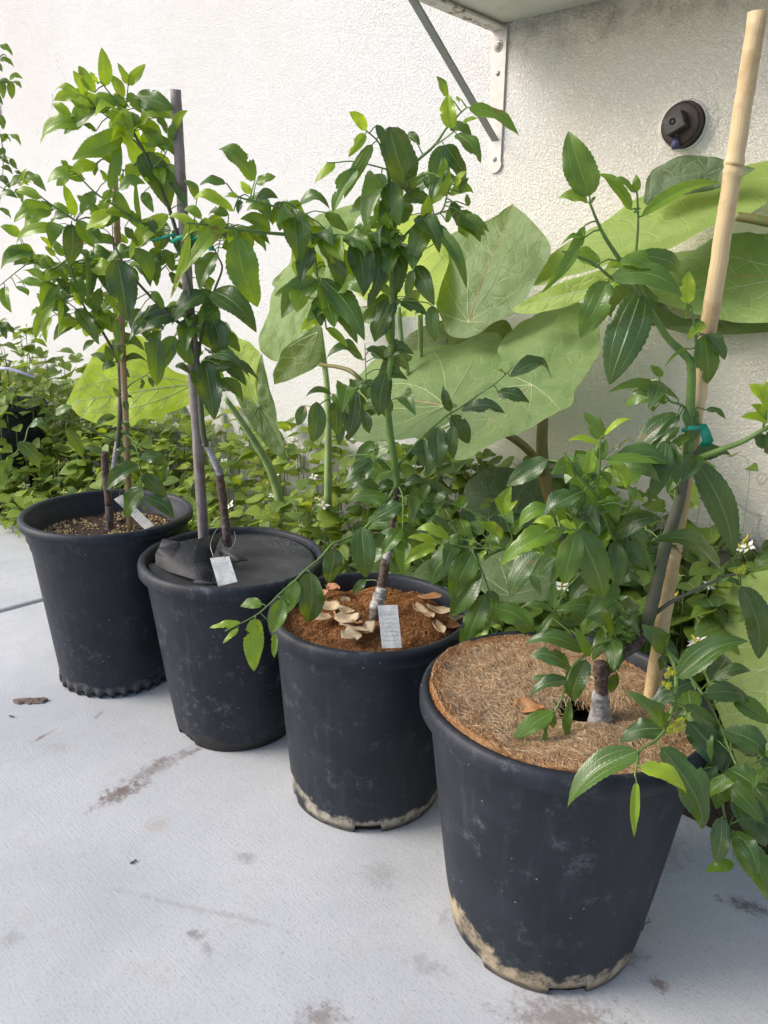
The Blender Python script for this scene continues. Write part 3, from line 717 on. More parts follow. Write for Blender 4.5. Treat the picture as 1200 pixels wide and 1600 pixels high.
# ------------------------------------------------------------ leaves
ZZ=V((0,0,1))
def leaf(b,base,tip,W,tint_,rnd=None,up=.55,curl=None,fold=None,serr=1,nu=13,nv=8,age=None):
    tint=tint_+.07; a=tip-base; L=a.length
    if L<.002: return
    a.normalize(); v=(base-CAM).normalized()
    des=-v+V((0,0,1))*up+V((pick(.35),pick(.35),pick(.25)))
    n=(des-a*des.dot(a)); n=n.normalized() if n.length>.05 else a.orthogonal().normalized()
    s=a.cross(n).normalized()
    vis=max(.82,abs(n.dot(v))); W=min(W/vis*.96,L*.49)
    curl=random.uniform(.05,.28) if curl is None else curl
    fold=random.uniform(-.15,.5) if fold is None else fold
    sx=pick(.07); sd=random.uniform(0,99); rnd=random.random() if rnd is None else rnd; age=random.random() if age is None else age
    tw=pick(.8); wav=random.uniform(.04,.16)
    vs=[];uv=[];fs=[]; chew=[99]*4
    if random.random()<.22 and nu>14: c_=random.randint(3,nu-6); chew[0]=c_; chew[1]=c_+random.randint(1,4)
    if random.random()<.12 and nu>14: c_=random.randint(3,nu-5); chew[2]=c_; chew[3]=c_+random.randint(1,3)
    for i in range(nu+1):
        u=i/nu
        pr=(u**.52)*max(0,1-u)**.84/.402
        cen=base+a*(L*u)+(n*(curl*.6)+ZZ*(curl*.9*(1-abs(a.z))))*(L*4*u*(1-u)*(.7+.6*u))+s*(sx*L*sin(pi*u))
        th=tw*(u-.3); s2=s*cos(th)+n*sin(th); n2=n*cos(th)-s*sin(th)
        for j in range(nv+1):
            t=(j/nv-.5)*2; at_=abs(t)
            e=1+(.03*serr*(1 if i%2 else -1) if at_>.99 and 0<i<nu-1 else 0)
            off=t*W/2*pr*e
            hh=fold*at_*W/2*pr + W*.045*pr*(abs(sin(at_*pi*1.9)))
            hh+=wav*W*at_*at_*sin(u*11+sd+(2 if t>0 else 0))*pr
            vs.append(cen+s2*off+n2*hh); uv.append((u,j/nv))
    for i in range(nu):
        for j in range(nv):
            if (j==nv-1 and chew[0]<=i<chew[1]) or (j==nv-2 and chew[0]<i<chew[1]-1) or (j==0 and chew[2]<=i<chew[3]): continue
            k=i*(nv+1)+j; fs.append((k,k+1,k+nv+2,k+nv+1))
    b.add(vs,fs,uv,(max(0,min(1,tint+pick(.06))),rnd,age,1))

def parse(s):
    return [tuple(float(x) for x in q.split(',')) for q in s.split()]
class Tree:
    def __init__(s,name,D,basept,label,cat='potted tree',group=None):
        s.root=empty(name,basept,label,cat,group); s.D=D; s.samples=[]; s.fol=MB(); s.twig=MB()
    def pts(s,spec,dd):
        P=parse(spec); n=len(P); out=[]
        for i,q in enumerate(P):
            off=q[2] if len(q)>2 else dd[0]+(dd[1]-dd[0])*i/max(1,n-1)
            out.append(at(q[0],q[1],s.D+off))
        C=catmull(out,6)
        for k,c in enumerate(C):
            d=c-CAM; z=d.dot(FW); s.samples.append((600+FPX*d.dot(RT)/z,800-FPX*d.dot(UP)/z,depth(c),c))
        return C
    def stem(s,spec,dd,r0,r1,mat,name='trunk',rough=0,seg=12,rings=()):
        C=s.pts(spec,dd); b=MB()
        if rough:
            C=[c+V((pick(rough),pick(rough),0)) for c in C]
        n=len(C)
        def rad(k):
            r=r0+(r1-r0)*k
            for (t,a_,w_) in rings: r*=1+a_*math.exp(-((k-t)/w_)**2)
            return r*(1+ (rough*210)*noise.noise(V((k*17,r0*900,0))))
        tube(b,C,r0,r1,seg,rad=rad); return b.build(name,mat,s.root)
    def branch(s,spec,dd,r0,r1,mat='greenstem'):
        C=s.pts(spec,dd); b=MB(); tube(b,C,r0,r1,8); return b.build('branch',M[mat],s.root)
    def twigp(s,spec,dd,r0=.0014,r1=.0007):
        C=s.pts(spec,dd); tube(s.twig,C,r0,r1,6)
    def near(s,x,y):
        return min(s.samples,key=lambda q:(q[0]-x)**2+(q[1]-y)**2)
    def leaves(s,ox,oy,sc_,data,dz=0,up=.55,off=0):
        for q in parse(data):
            bx,by,tx,ty,w_,t=q[:6]; bx,by,tx,ty,w_=ox+bx/sc_,oy+by/sc_,ox+tx/sc_,oy+ty/sc_,w_/sc_
            sm=s.near(bx,by); D=sm[2]+dz+pick(.006)+off; 
            dist=sqrt((sm[0]-bx)**2+(sm[1]-by)**2)
            if dist>25: D+=pick(.02)
            base=at(bx,by,D); Lp=sqrt((tx-bx)**2+(ty-by)**2)
            tip=at(tx,ty,D+pick(.30)*Lp*mpp(D)-.05*Lp*mpp(D))
            W=w_*mpp(D)*1.0
            # petiole
            c=sm[3]; mid=c.lerp(base,.5)+V((0,0,.10*(c-base).length))
            if dist>1.5: tube(s.twig,[c,mid,base,base.lerp(tip,.04)],.00085,.0006,5)
            leaf(s.fol,base,tip,W,t,up=up,nu=26 if W>.022 else 16)
    def filler(s,n,x0,x1,y0,y1,L=(.035,.06),dz=(.02,.10),tint=(.0,.4)):
        cand=[q for q in s.samples if x0<=q[0]<=x1 and y0<=q[1]<=y1]
        for k in range(n):
            c=random.choice(cand)[3]; a=random.uniform(0,2*pi); l=random.uniform(*L)
            base=c+FWH*random.uniform(*dz)*.5+V((cos(a)*.012,sin(a)*.012,.004)); d=V((cos(a)*.75,sin(a)*.75,random.uniform(-1.1,.15))).normalized()
            base=base+RT*pick(.02)
            tube(s.twig,[c,c.lerp(base,.5)+V((0,0,.003)),base],.0008,.0006,5)
            leaf(s.fol,base,base+d*l,l*.42,random.uniform(*tint))
    def done(s):
        off=len(s.fol.v); s.fol.v+=s.twig.v; s.fol.uv+=s.twig.uv; s.fol.c+=s.twig.c; s.fol.f+=[tuple(i+off for i in f) for f in s.twig.f]; s.fol.m+=[1]*len(s.twig.f)
        s.fol.build('foliage',[M['leaf'],M['greenstem']],s.root)
G='potted trees in the row'
# ---- tree in the ribbed pot
T=Tree('jujube_tree',1.385,atz(172,828,.289),'small tree with thin forked trunk growing in the ribbed pot at the left','potted tree',G)
T.stem('172,834 171,805 170,790',(0,0),.0075,.0068,M['bark'],'trunk',.0003,rings=((.5,.12,.1),))
T.stem('170,790 168,765 165,740 163,706',(0,0),.0070,.0068,M['barkdark'],'rootstock_stub',.0003)
T.stem('172,766 177,735 180,712 184,690',(0,0),.0055,.0050,M['wrap'],'graft_union',.0004)
T.stem('183,700 187,660 188,610 187,570 190,520 188,470 184,420 176,372',(0,-.02),.0046,.0022,M['darkstem'],'leader')
T.branch('186,568 175,545 160,518 150,505 132,480 118,440 108,400 112,345',(0,-.12),.0028,.0009,'darkstem')
T.branch('150,507 130,492 105,472 70,452',(-.04,-.10),.0014,.0008)
T.branch('150,507 128,502 105,495 90,492',(-.04,-.02),.0012,.0007)
T.branch('112,400 80,420 50,410 32,420 0,446',(-.08,-.05),.0016,.0008)
T.branch('110,440 100,452 88,446 70,440',(-.06,-.10),.0014,.0008)
T.branch('118,345 95,330 70,312 62,305',(-.12,-.16),.0014,.0008)
T.branch('188,470 165,440 140,415 115,410',(-.03,-.10),.0018,.0009)
T.branch('188,620 205,600 225,588 240,575',(0,-.02),.0013,.0007)
T.branch('184,690 150,675 115,660 90,655 62,655 45,668 38,690 20,712 -5,728',(0,-.14),.0016,.0008)
T.branch('184,668 196,678 208,688 214,705 220,735 222,765 227,782',(0,-.06),.0015,.0008)
T.branch('200,690 230,702 260,712 300,728',(0,.05),.0010,.0006)
T.branch('185,520 200,500 205,480',(-.02,.0),.0012,.0007)
T.leaves(0,250,4,"""380,430,100,530,62,.6 450,340,300,340,42,.5 470,350,395,150,62,.6 480,380,590,550,105,.42 450,400,430,660,135,.12 750,520,480,600,72,.2 800,520,720,460,80,.75
205,570,5,690,92,.35 330,700,240,620,90,.75 320,770,140,690,52,.65 280,780,100,770,52,.4 30,790,75,955,62,.4 380,650,520,790,92,.5 430,830,330,740,100,.1 400,960,340,840,90,.1
335,850,220,1135,75,.5 380,870,365,1040,35,.7 320,980,290,1145,42,.6 270,920,230,830,65,.6 245,920,195,975,52,.6 480,930,620,1155,90,.12 490,1000,335,1130,72,.15 630,800,580,970,62,.35
720,975,620,1035,62,.55 590,1130,520,1195,52,.25 540,600,540,900,34,.2 560,840,620,620,62,.12 700,330,600,450,105,.08 600,370,530,260,62,.4 330,550,250,480,50,.8 345,600,280,540,40,.6
120,480,0,415,52,.55 130,480,65,400,32,.85 320,310,85,390,130,.5 300,325,150,430,90,.6 255,240,95,205,55,.6 500,330,610,290,60,.5 560,300,480,220,60,.4 600,360,700,250,60,.5 650,430,560,330,70,.2
400,600,330,500,70,.4 520,700,420,640,70,.5 200,640,60,560,50,.4 160,800,175,850,45,.3 100,790,170,840,30,.3 500,560,560,640,60,.2 640,700,720,860,80,.1 560,420,640,520,70,.15""")
T.leaves(0,480,4,"""700,350,560,300,62,.08 690,350,660,235,80,.08 720,350,640,400,62,.05 760,340,925,350,44,.05 770,370,810,440,52,.05 890,450,880,510,44,.05 930,440,960,500,42,.05 740,560,705,500,50,.05
780,580,800,655,60,.05 790,550,830,570,42,.05 760,720,820,760,80,.05 720,680,600,740,50,.05 600,790,560,730,60,.05 345,670,455,620,50,.2 185,740,310,760,82,.05 120,840,245,1005,92,.08 10,965,10,1120,90,.15
50,930,30,1080,32,.35 410,755,515,940,72,.05 640,905,530,885,42,.05 725,880,860,900,72,.05 880,935,1060,1000,92,.05 865,985,665,1145,100,.08 895,1045,1045,1195,105,.05 1050,990,1010,1100,72,.05
1100,880,1140,950,60,.05 1170,1020,1130,1120,32,.1 765,780,830,810,60,.05 770,940,750,990,60,.05 800,330,800,300,60,.05""")
T.leaves(0,400,2.667,"595,970,525,1095,92,.1 610,1010,725,1095,84,.05 590,1040,605,1066,26,.6")
T.filler(60,40,240,330,560,tint=(.05,.75))
T.done()
# ---- tree with the grey stake
T=Tree('jujube_tree',1.225,at(355,852,1.24),'tall tree with a pale grafted kink, rising through the rubber sheet','potted tree',G)
T.stem('356,862 354,830 351,805',(.015,.01),.0080,.0068,M['bark'],'trunk',.0007,rings=((.4,.12,.1),))
T.stem('351,806 348,780 345,760 342,736',(.01,.01),.0070,.0074,M['barkdark'],'rootstock_stub',.0006)
T.stem('344,742 336,722 328,706 320,692',(.008,.0),.0062,.0050,M['wrap'],'graft_union',.0004)
T.stem('322,697 317,675 314,640 310,590 308,560 300,480 290,420 277,367 262,320 240,270 225,237 208,205 193,165',(0,-.03),.0050,.0016,M['darkstem'],'leader')
T.branch('277,382 245,365 217,350 180,322 150,302 120,272',(-.01,-.05),.0026,.0010)
T.branch('302,525 280,505 252,480 220,447 195,415 180,385',(0,-.03),.0030,.0014,'darkstem')
T.branch('225,237 210,220 190,200 165,180 150,170',(-.02,-.05),.0014,.0008)
T.branch('193,170 175,150 163,135 158,128',(-.03,-.05),.0013,.0007)
T.branch('195,180 198,155 200,135',(-.03,-.03),.0012,.0007)
T.branch('240,262 255,246 262,232 270,220',(-.03,-.04),.0010,.0007)
T.branch('308,560 320,505 335,454 347,420 340,400 325,370',(0,-.02),.0026,.0009,'darkstem')
T.branch('316,600 315,570 322,562 345,570',(0,-.04),.0018,.0009)
T.branch('277,372 300,368 330,372 352,362',(-.01,-.03),.0016,.0008)
T.branch('225,240 205,262 190,265 165,248',(-.02,-.04),.0012,.0007)
T.branch('277,400 262,412 235,440',(-.01,.02),.0016,.0008)
T.leaves(0,50,4,"""655,340,635,95,78,.55 540,400,455,240,62,.65 590,380,490,210,72,.55 610,325,560,250,52,.85 770,415,680,265,62,.55 800,325,730,190,62,.55 805,330,910,200,52,.65 800,380,890,510,72,.45
850,400,1090,490,115,.15 880,440,980,530,82,.25 980,535,1040,640,62,.25 880,590,1000,530,62,.65 1025,750,890,610,105,.6 1080,620,1175,490,52,.75 1070,680,1090,560,50,.35 760,600,740,450,62,.75
885,755,1060,1120,205,.12 760,640,450,800,125,.48 515,570,255,700,115,.55 730,430,560,470,62,.55 500,390,335,430,70,.65 510,400,340,375,42,.65 440,520,330,450,52,.65 560,480,440,530,80,.55
600,500,400,640,70,.45 600,620,520,580,62,.15 735,820,560,720,112,.55 600,820,435,905,80,.7 430,900,350,960,82,.5 430,870,375,800,42,.5 690,990,750,680,72,.42 610,820,590,900,52,.25 665,930,620,860,42,.55
760,950,770,880,32,.75 745,980,910,950,72,.45 880,1190,850,920,32,.3 1160,1080,1050,940,42,.1 560,440,480,350,70,.6 500,470,440,420,60,.65 700,990,640,1080,70,.5 900,1000,960,1130,80,.3""")
T.leaves(0,250,4,"""735,625,800,1010,185,.0 1050,340,810,620,92,.75 850,550,940,760,115,.3 715,200,820,340,110,.4 880,930,820,1060,72,.05 1020,930,950,820,42,.55 600,200,500,330,80,.2 880,380,1000,480,90,.1
780,420,860,540,90,.1 930,600,1000,740,100,.12 1020,560,1080,700,90,.12 1060,700,1140,810,80,.1 780,680,830,850,90,.12 720,1000,740,1160,50,.25 960,700,980,790,50,.15""")
T.leaves(200,420,4,"""485,150,275,355,115,.05 530,140,805,400,155,.03 495,205,545,415,145,.2 290,280,5,455,155,.03 440,290,315,470,105,.05 520,300,570,580,155,.02 290,420,190,650,115,.25 180,430,180,730,112,.12
300,470,410,610,92,.3 300,600,390,660,100,.05 400,430,440,570,120,.03 480,580,540,945,155,.02 480,560,760,680,72,.08 540,620,825,710,62,.08 150,140,220,240,52,.5 250,230,330,230,50,.6 430,290,370,360,70,.25
260,480,290,520,45,.6 100,300,40,420,70,.05 200,390,130,560,100,.05""")
T.filler(48,170,345,330,640,tint=(0,.4)); T.filler(26,110,240,170,350,tint=(.4,.85),dz=(.0,.05)); T.filler(7,280,360,340,400,tint=(.3,.7),dz=(0,.04))
T.done()
b=MB()
tq=at(290,372,1.19)
tie=empty('green_tie',tq,'green plastic tie round the weathered grey stake','tie')
b=MB(); tube(b,[at(270,378,1.195),at(278,372,1.185),at(292,369,1.18),at(303,374,1.19)],.0035,.0035,6); tube(b,[at(300,374,1.185),at(322,366,1.18)],.0016,.0014,6)
P=[at(238,376,1.21),at(255,371,1.20),at(272,366,1.19)]; tube(b,P,.0022,.0022,6)
b.build('band',M['tape'],tie)
def strip(pts,w_,mat,name,parent=None,**k):
    b=MB(); vs=[]
    for p_ in pts: vs+=[p_-RT*w_/2,p_+RT*w_/2]
    b.add(vs,[(2*i,2*i+1,2*i+3,2*i+2) for i in range(len(pts)-1)]); o=b.build(name,M[mat],parent); s_=o.modifiers.new('s','SOLIDIFY'); s_.thickness=.0006; return o
strip([at(323,368,1.18),at(326,380,1.182),at(331,392,1.18)],.0075,'tape','loose_end',tie)
# ---- tree in the coir pot
T=Tree('jujube_tree',1.04,at(590,960,1.02),'slender tree with taped graft rising from the coir pot, long arm reaching left','potted tree',G)
T.stem('583,978 586,960 588,945',(-.02,-.01),.0090,.0075,M['bark'],'trunk',.0004)
T.stem('586,956 589,944 594,928 597,918',(-.012,-.005),.0092,.0080,M['wrap'],'graft_union',.0010,rings=((.3,.15,.08),(.6,.12,.08),(.85,.1,.06)))
T.stem('595,926 598,905 601,886 603,872',(0,0),.0068,.0066,M['barkdark'],'rootstock_stub',.0004)
T.stem('603,880 606,866 610,858',(0,.0),.0066,.0058,M['wrap'],'upper_tape',.0004)
T.stem('606,870 612,835 616,800 619,775 621,755',(0,0),.0044,.0040,M['barkdark'],'lower_stem',.0003)
T.stem('621,762 616,720 609,670 606,620 611,560 613,500 612,450 612,385 611,320 608,280 604,255',(0,-.04),.0052,.0019,M['greenstem'],'leader')
T.branch('612,385 585,381 540,375 480,369 420,364 370,358 330,352 290,348',(-.02,-.10),.0032,.0011)
T.branch('486,372 492,400 496,432 505,455 507,490 510,515',(-.05,-.06),.0018,.0010)
T.branch('475,335 500,350 515,372',(-.04,-.04),.0009,.0007)
T.branch('475,335 458,322 445,315',(-.04,-.06),.0008,.0006)
T.branch('445,327 420,320 395,314 370,306 355,288',(-.07,-.10),.0015,.0008)
T.branch('445,327 470,350 490,368',(-.07,-.05),.0014,.0014)
T.branch('611,330 625,290 645,258 678,228 697,201 716,180 729,168',(-.03,-.07),.0024,.0008)
T.branch('678,228 700,213 718,197',(-.05,-.07),.0011,.0007)
T.branch('606,265 580,258 549,252 525,254 510,254',(-.04,-.05),.0010,.0006)
T.branch('604,258 596,232 588,218 571,203',(-.04,-.06),.0014,.0008)
T.branch('611,300 630,288 650,277 669,270',(-.03,-.07),.0009,.0007)
T.branch('613,392 640,360 665,340 690,330 700,300 712,275',(-.02,-.07),.0016,.0008)
T.branch('613,388 640,395 662,390 680,380',(-.02,-.05),.0009,.0006)
T.branch('608,478 635,470 660,472',(-.02,-.04),.0012,.0007)
T.branch('612,385 598,360 590,340',(-.02,-.05),.0010,.0007)
T.branch('605,610 592,600 573,605 545,609 520,620 500,632 490,650',(0,-.04),.0013,.0007)
T.branch('572,600 571,560 570,536',(-.01,-.01),.0007,.0005)
T.branch('618,745 605,722 580,712 555,711 540,714',(0,.03),.0013,.0007)
T.branch('621,730 640,705 660,683 684,661 700,648 719,637 747,617 775,598 795,580 800,573',(0,-.05),.0020,.0007)
T.branch('620,756 600,790 570,825 540,842 520,850 500,872 478,890 458,910 440,925 420,945 399,962 372,976 352,986',(0,-.15),.0020,.0008)
T.branch('622,756 629,775 630,800 628,845',(0,-.05),.0014,.0007)
T.branch('618,772 640,782 666,801 690,812 705,822 722,843 735,856',(0,-.07),.0020,.0010)
T.branch('625,795 640,786 660,784 700,786 725,794 762,811',(0,-.04),.0012,.0007)
T.branch('787,857 760,857 735,856 700,850 677,849',(-.09,-.09),.0012,.0009)
T.branch('738,860 750,885 760,910 768,935 770,955 765,972 772,997',(-.08,-.10),.0014,.0007)
T.branch('790,857 800,842 795,825 789,808',(-.09,-.10),.0011,.0007)
T.leaves(200,220,4,"""600,490,330,850,95,.5 380,580,265,990,52,.7 660,440,405,375,62,.78 630,460,500,470,92,.25 770,330,700,255,80,.9 795,245,555,60,115,.25 610,265,445,280,72,.15 800,265,925,225,52,.45
430,370,350,245,90,.25 690,350,600,360,32,.78 800,370,940,360,100,.05 965,380,900,530,105,.2 700,370,690,460,100,.08 890,550,700,490,92,.3 850,420,740,440,62,.55 460,490,350,430,62,.55 430,540,250,480,52,.68
680,600,810,1040,195,.35 1030,425,1060,780,195,.25 1140,665,1080,890,150,.0 1180,865,960,1110,155,.28 560,700,450,935,105,.1""")
T.leaves(460,100,3.158,"""355,325,270,235,52,.82 350,345,265,460,46,.6 200,490,100,590,44,.65 310,515,190,735,72,.35 385,395,245,665,62,.25 430,540,350,810,92,.22 470,310,580,660,155,.05 410,300,430,400,72,.05
480,580,520,800,120,.2 780,320,760,145,78,.75 750,160,700,60,50,.4 860,215,1110,355,62,.4 800,345,920,490,112,.25 770,310,880,370,92,.15 740,400,690,640,125,.22 740,400,850,600,150,.12 740,650,740,460,72,.6
790,600,850,530,46,.78 765,640,885,640,62,.65 650,770,570,990,115,.3 640,760,670,640,62,.82 670,690,780,650,62,.65 750,780,840,710,72,.45 840,745,960,830,40,.3 700,800,760,830,82,.15 690,800,850,1110,62,.2
760,890,835,990,62,.45 480,870,400,670,82,.42 490,850,450,760,52,.75 500,900,440,1080,92,.28 420,810,400,890,80,.25 800,160,815,190,15,.8 830,290,905,270,20,.65 640,560,660,620,42,.15 560,340,620,400,50,.1
820,640,860,560,70,.1 720,560,680,680,90,.12 780,680,800,800,90,.1 860,700,850,640,40,.4""")
T.leaves(420,360,4,"""690,105,615,480,105,.0 545,80,590,415,165,.03 385,130,460,380,105,.15 320,60,370,190,112,.25 330,300,600,690,135,.22 350,470,555,710,92,.28 360,610,495,730,52,.62 330,560,200,640,82,.82
300,420,330,600,82,.0 810,100,720,340,92,.2 860,170,770,470,82,.03 900,250,860,420,62,.15 920,220,1035,470,112,.03 1020,470,1040,700,92,.15 820,450,990,530,72,.03 770,430,660,700,155,.0 750,400,645,320,62,.5
740,600,750,710,52,.35 590,810,360,800,92,.05 610,740,720,820,52,.05 730,890,685,1160,195,.0 1135,1130,1090,970,62,.03 390,1020,230,1040,42,.05 340,420,310,540,50,.5""")
T.leaves(460,560,2.857,"""95,195,80,375,82,.05 185,190,190,345,92,.0 275,150,235,370,84,.0 300,230,335,335,52,.0 50,210,15,300,60,.1 215,300,200,390,42,.05 700,255,780,380,92,.03 640,305,650,495,92,.05
575,360,600,520,115,.03 710,300,710,450,62,.05 745,230,940,245,62,.0 960,80,1150,100,72,.0 910,150,1050,200,62,.0 920,175,930,140,50,.0 935,60,900,65,32,.5 490,560,585,570,80,.05 415,470,290,560,72,.1
350,450,220,560,62,.05 420,630,240,640,64,.15 475,650,340,730,82,.05 500,700,590,720,82,.05 480,760,390,880,100,.22 490,815,490,970,82,.42 690,800,545,765,52,.6 640,830,505,800,42,.7 630,840,490,920,62,.6
300,755,320,980,145,.02 180,850,150,1005,122,.05 70,955,60,1180,122,.02 320,990,260,1050,42,.05 690,770,580,740,92,.05 760,680,780,820,82,.02 800,860,700,1080,125,.28 760,810,610,1010,122,.05
450,560,370,590,50,.05 600,560,560,640,60,.08 620,640,700,600,50,.05 560,700,640,690,60,.06""")
T.leaves(600,740,4,"""600,600,420,890,155,.08 640,750,500,1130,135,.22 650,930,545,1140,82,.58 685,840,930,1060,145,.3 755,260,795,75,92,.5 750,250,840,165,36,.8 740,400,590,310,72,.5 690,340,750,410,62,.3 660,480,750,450,62,.5
640,480,600,540,36,.65 540,450,570,400,32,.75 800,380,860,260,62,.25 640,740,720,820,62,.15 680,950,740,990,32,.6 100,400,20,480,90,.25""")
T.leaves(320,820,2.667,"240,330,148,340,72,.35 150,410,20,430,36,.65 140,430,75,495,26,.65 210,390,205,610,88,.5 320,310,280,450,82,.32 380,230,340,370,72,.3 290,450,290,555,32,.45 330,290,330,370,60,.3")
T.filler(34,560,720,290,560,tint=(.05,.5),L=(.04,.062)); T.filler(14,480,600,360,520,tint=(.3,.8),L=(.04,.06),dz=(0,.05)); T.filler(34,590,790,700,900,tint=(0,.4),L=(.035,.058)); T.filler(22,480,660,560,780,tint=(0,.3),dz=(0,.06)); T.filler(16,300,500,300,380,tint=(.1,.5),L=(.03,.05))
T.done()
# ---- nearest tree
T=Tree('jujube_tree',.775,at(936,1135,.755),'nearest tree, twisting up the thick tan bamboo, with tiny yellow flowers','potted tree',G)
T.stem('936,1152 937,1125 938,1100 939,1080',(-.020,-.018),.0140,.0078,M['wrap'],'trunk',.0008,rings=((.25,.1,.1),))
T.stem('938,1106 939,1085 939,1060 937,1036',(-.018,-.018),.0068,.0076,M['barkdark'],'rootstock_stub',.0005)
T.stem('941,1060 955,1040 975,1022 995,1008 1004,992 1010,972',(-.012,.0),.0050,.0058,M['bark'],'graft_union',.0004)
T.stem('1008,985 1015,960 1022,930 1032,885 1045,835 1060,790 1069,740 1075,718',(0,-.012),.0075,.0052,M['darkstem'],'lower_stem',.0003)
T.stem('1074,722 1077,680 1079,630 1080,572 1068,552 1045,530 1025,500 1006,468 985,430',(-.012,-.03),.0052,.0022,M['greenstem'],'leader')
T.branch('986,430 968,405 948,375 935,350 922,318',(-.03,-.07),.0024,.0010)
T.branch('990,425 995,380 997,345 996,310 994,290',(-.03,-.06),.0014,.0007)
T.branch('1006,468 985,450 955,434 931,414 905,402 877,392',(-.03,-.07),.0020,.0008)
T.branch('1074,722 1100,712 1125,703 1160,690 1192,672 1225,655',(-.012,-.05),.0034,.0018)
T.branch('1192,672 1196,650 1198,625',(-.04,-.05),.0012,.0008)
T.branch('1080,580 1088,545 1085,510 1080,480',(-.02,-.03),.0018,.0009)
T.branch('1072,735 1062,715 1050,698 1042,685',(-.012,-.03),.0018,.0010)
T.branch('1077,640 1062,632 1045,625 1030,600 1032,585',(-.014,-.02),.0013,.0007)
T.branch('1062,790 1058,770 1052,750',(-.005,-.02),.0014,.0009)
T.branch('1024,905 1012,870 995,845 980,830 960,812 940,785 928,768 915,755',(0,-.08),.0030,.0014)
T.branch('928,770 935,745 938,715 938,685',(-.07,-.09),.0015,.0008)
T.branch('916,757 900,740 890,720 880,705',(-.08,-.09),.0010,.0006)
T.branch('940,790 960,785 982,790 982,760',(-.07,-.08),.0012,.0007)
T.branch('950,798 930,806 910,820 902,828 880,826 868,824',(-.07,-.12),.0016,.0008)
T.branch('934,790 945,812 955,835 965,840 985,835',(-.07,-.05),.0010,.0007)
T.branch('1003,990 980,965 955,935 935,915 915,900 895,885 875,872 860,860 847,868',(0,-.08),.0028,.0009)
T.branch('1000,998 980,998 960,1000 940,1005 927,1012 912,1025 895,1042 886,1065 880,1085 868,1110 855,1135 846,1158 846,1175',(0,-.10),.0018,.0007)
T.branch('1024,958 1050,940 1080,925 1116,908 1135,900 1156,896',(0,-.03),.0024,.0011,'darkstem')
T.branch('1006,990 1022,1000 1040,1015 1052,1035 1056,1060 1055,1085 1048,1115 1040,1139 1024,1157 1000,1173 996,1190 992,1212',(-.01,-.195),.0026,.0009)
T.branch('1045,1020 1065,1040 1085,1067 1098,1085 1109,1104 1120,1125 1128,1141 1136,1162 1144,1181 1157,1205 1184,1224 1210,1236',(-.02,-.16),.0020,.0009)
T.branch('1131,1150 1134,1190 1130,1230 1130,1262 1137,1290 1144,1309',(-.09,-.14),.0014,.0008)
T.branch('1030,1010 1048,1030 1060,1048',(-.01,-.03),.0010,.0007)
T.leaves(820,180,3.158,"""320,400,215,80,175,.3 310,430,165,410,52,.55 330,430,350,400,20,.3 525,465,340,290,56,.42 540,380,430,320,30,.45 550,380,550,290,62,.5 575,500,970,335,56,.45 540,480,575,460,25,.25
295,545,80,880,56,.42 370,750,210,690,72,.45 520,740,390,770,52,.55 565,690,780,790,82,.15 430,790,780,900,115,.25 410,820,275,1100,155,.25 570,880,417,1333,200,.0 800,930,810,770,145,.82 810,930,790,1000,22,.3
300,600,180,640,30,.5""")
T.leaves(900,500,4,"""800,15,695,130,82,.62 810,90,930,250,135,.15 800,90,820,400,135,.15 720,180,550,300,20,.45 540,350,465,280,72,.22 640,490,190,460,66,.25 560,520,340,460,82,.12 480,570,475,460,36,.15
650,590,360,850,135,.03 630,600,440,900,72,.12 700,540,730,770,135,.25 710,720,580,830,62,.45 810,560,935,620,42,.15 560,750,450,1140,125,.08 590,760,630,1030,115,.08 760,890,990,1470,185,.05
1190,640,1030,610,82,.78 1190,500,1080,400,125,.85 1195,640,1090,530,62,.7 1115,720,1200,840,72,.05 1190,620,1200,460,90,.8 1250,560,1190,380,110,.7 1190,700,1290,900,120,.1""")
T.leaves(740,620,4,"""810,260,685,100,115,.22 815,240,990,140,36,.85 770,290,590,275,42,.8 790,400,830,270,82,.22 830,390,1155,420,64,.42 710,480,740,320,102,.5 710,520,530,410,52,.62 960,560,830,400,82,.5
970,540,1050,460,62,.55 1000,650,1010,560,82,.22 770,550,850,560,62,.62 690,590,420,780,165,.08 690,600,600,790,122,.2 515,825,170,1060,155,.42 515,825,370,790,82,.82 640,830,520,790,100,.78
640,840,560,1170,155,.2 650,830,810,1260,195,.18 785,730,760,880,92,.06 875,870,1150,770,135,.05 880,900,900,1190,122,.08 930,900,960,1090,92,.06 970,560,1070,670,32,.5 780,660,950,670,32,.5 960,900,1080,1080,92,.1
430,860,470,1010,110,.2 700,700,640,740,60,.1 960,720,1000,620,60,.2 800,470,860,540,50,.2 560,800,470,930,100,.2""")
T.leaves(780,800,4,"""235,250,70,540,155,.05 370,330,320,440,62,.15 750,470,530,670,115,.12 880,400,770,450,82,.12 725,780,350,620,135,.08 530,870,155,830,115,.1 570,900,470,720,72,.28 445,970,190,900,122,.12
390,1060,200,1040,72,.05 430,1050,190,1150,92,.05 545,920,460,1180,135,.05 730,810,700,1010,130,.15 735,1010,690,1130,112,.2 1040,860,890,700,150,.1 340,600,330,440,82,.06 330,660,220,820,50,.1
1190,250,950,180,130,.06 190,400,250,520,60,.1 340,620,130,600,50,.1 450,740,390,800,60,.05 480,400,560,300,60,.1""")
T.leaves(960,840,5,"""830,250,290,30,165,.08 990,380,1130,950,205,.03 1090,250,1250,150,120,.1 980,370,860,340,62,.06 490,1090,1050,810,220,.08 780,1110,1070,1050,105,.08 390,890,230,710,165,.1 390,920,360,1040,82,.05
830,290,800,380,62,.1""")
T.leaves(750,800,2.667,"305,830,135,950,84,.28 370,780,360,965,42,.25 270,880,265,1005,20,.55 300,840,310,900,52,.25")
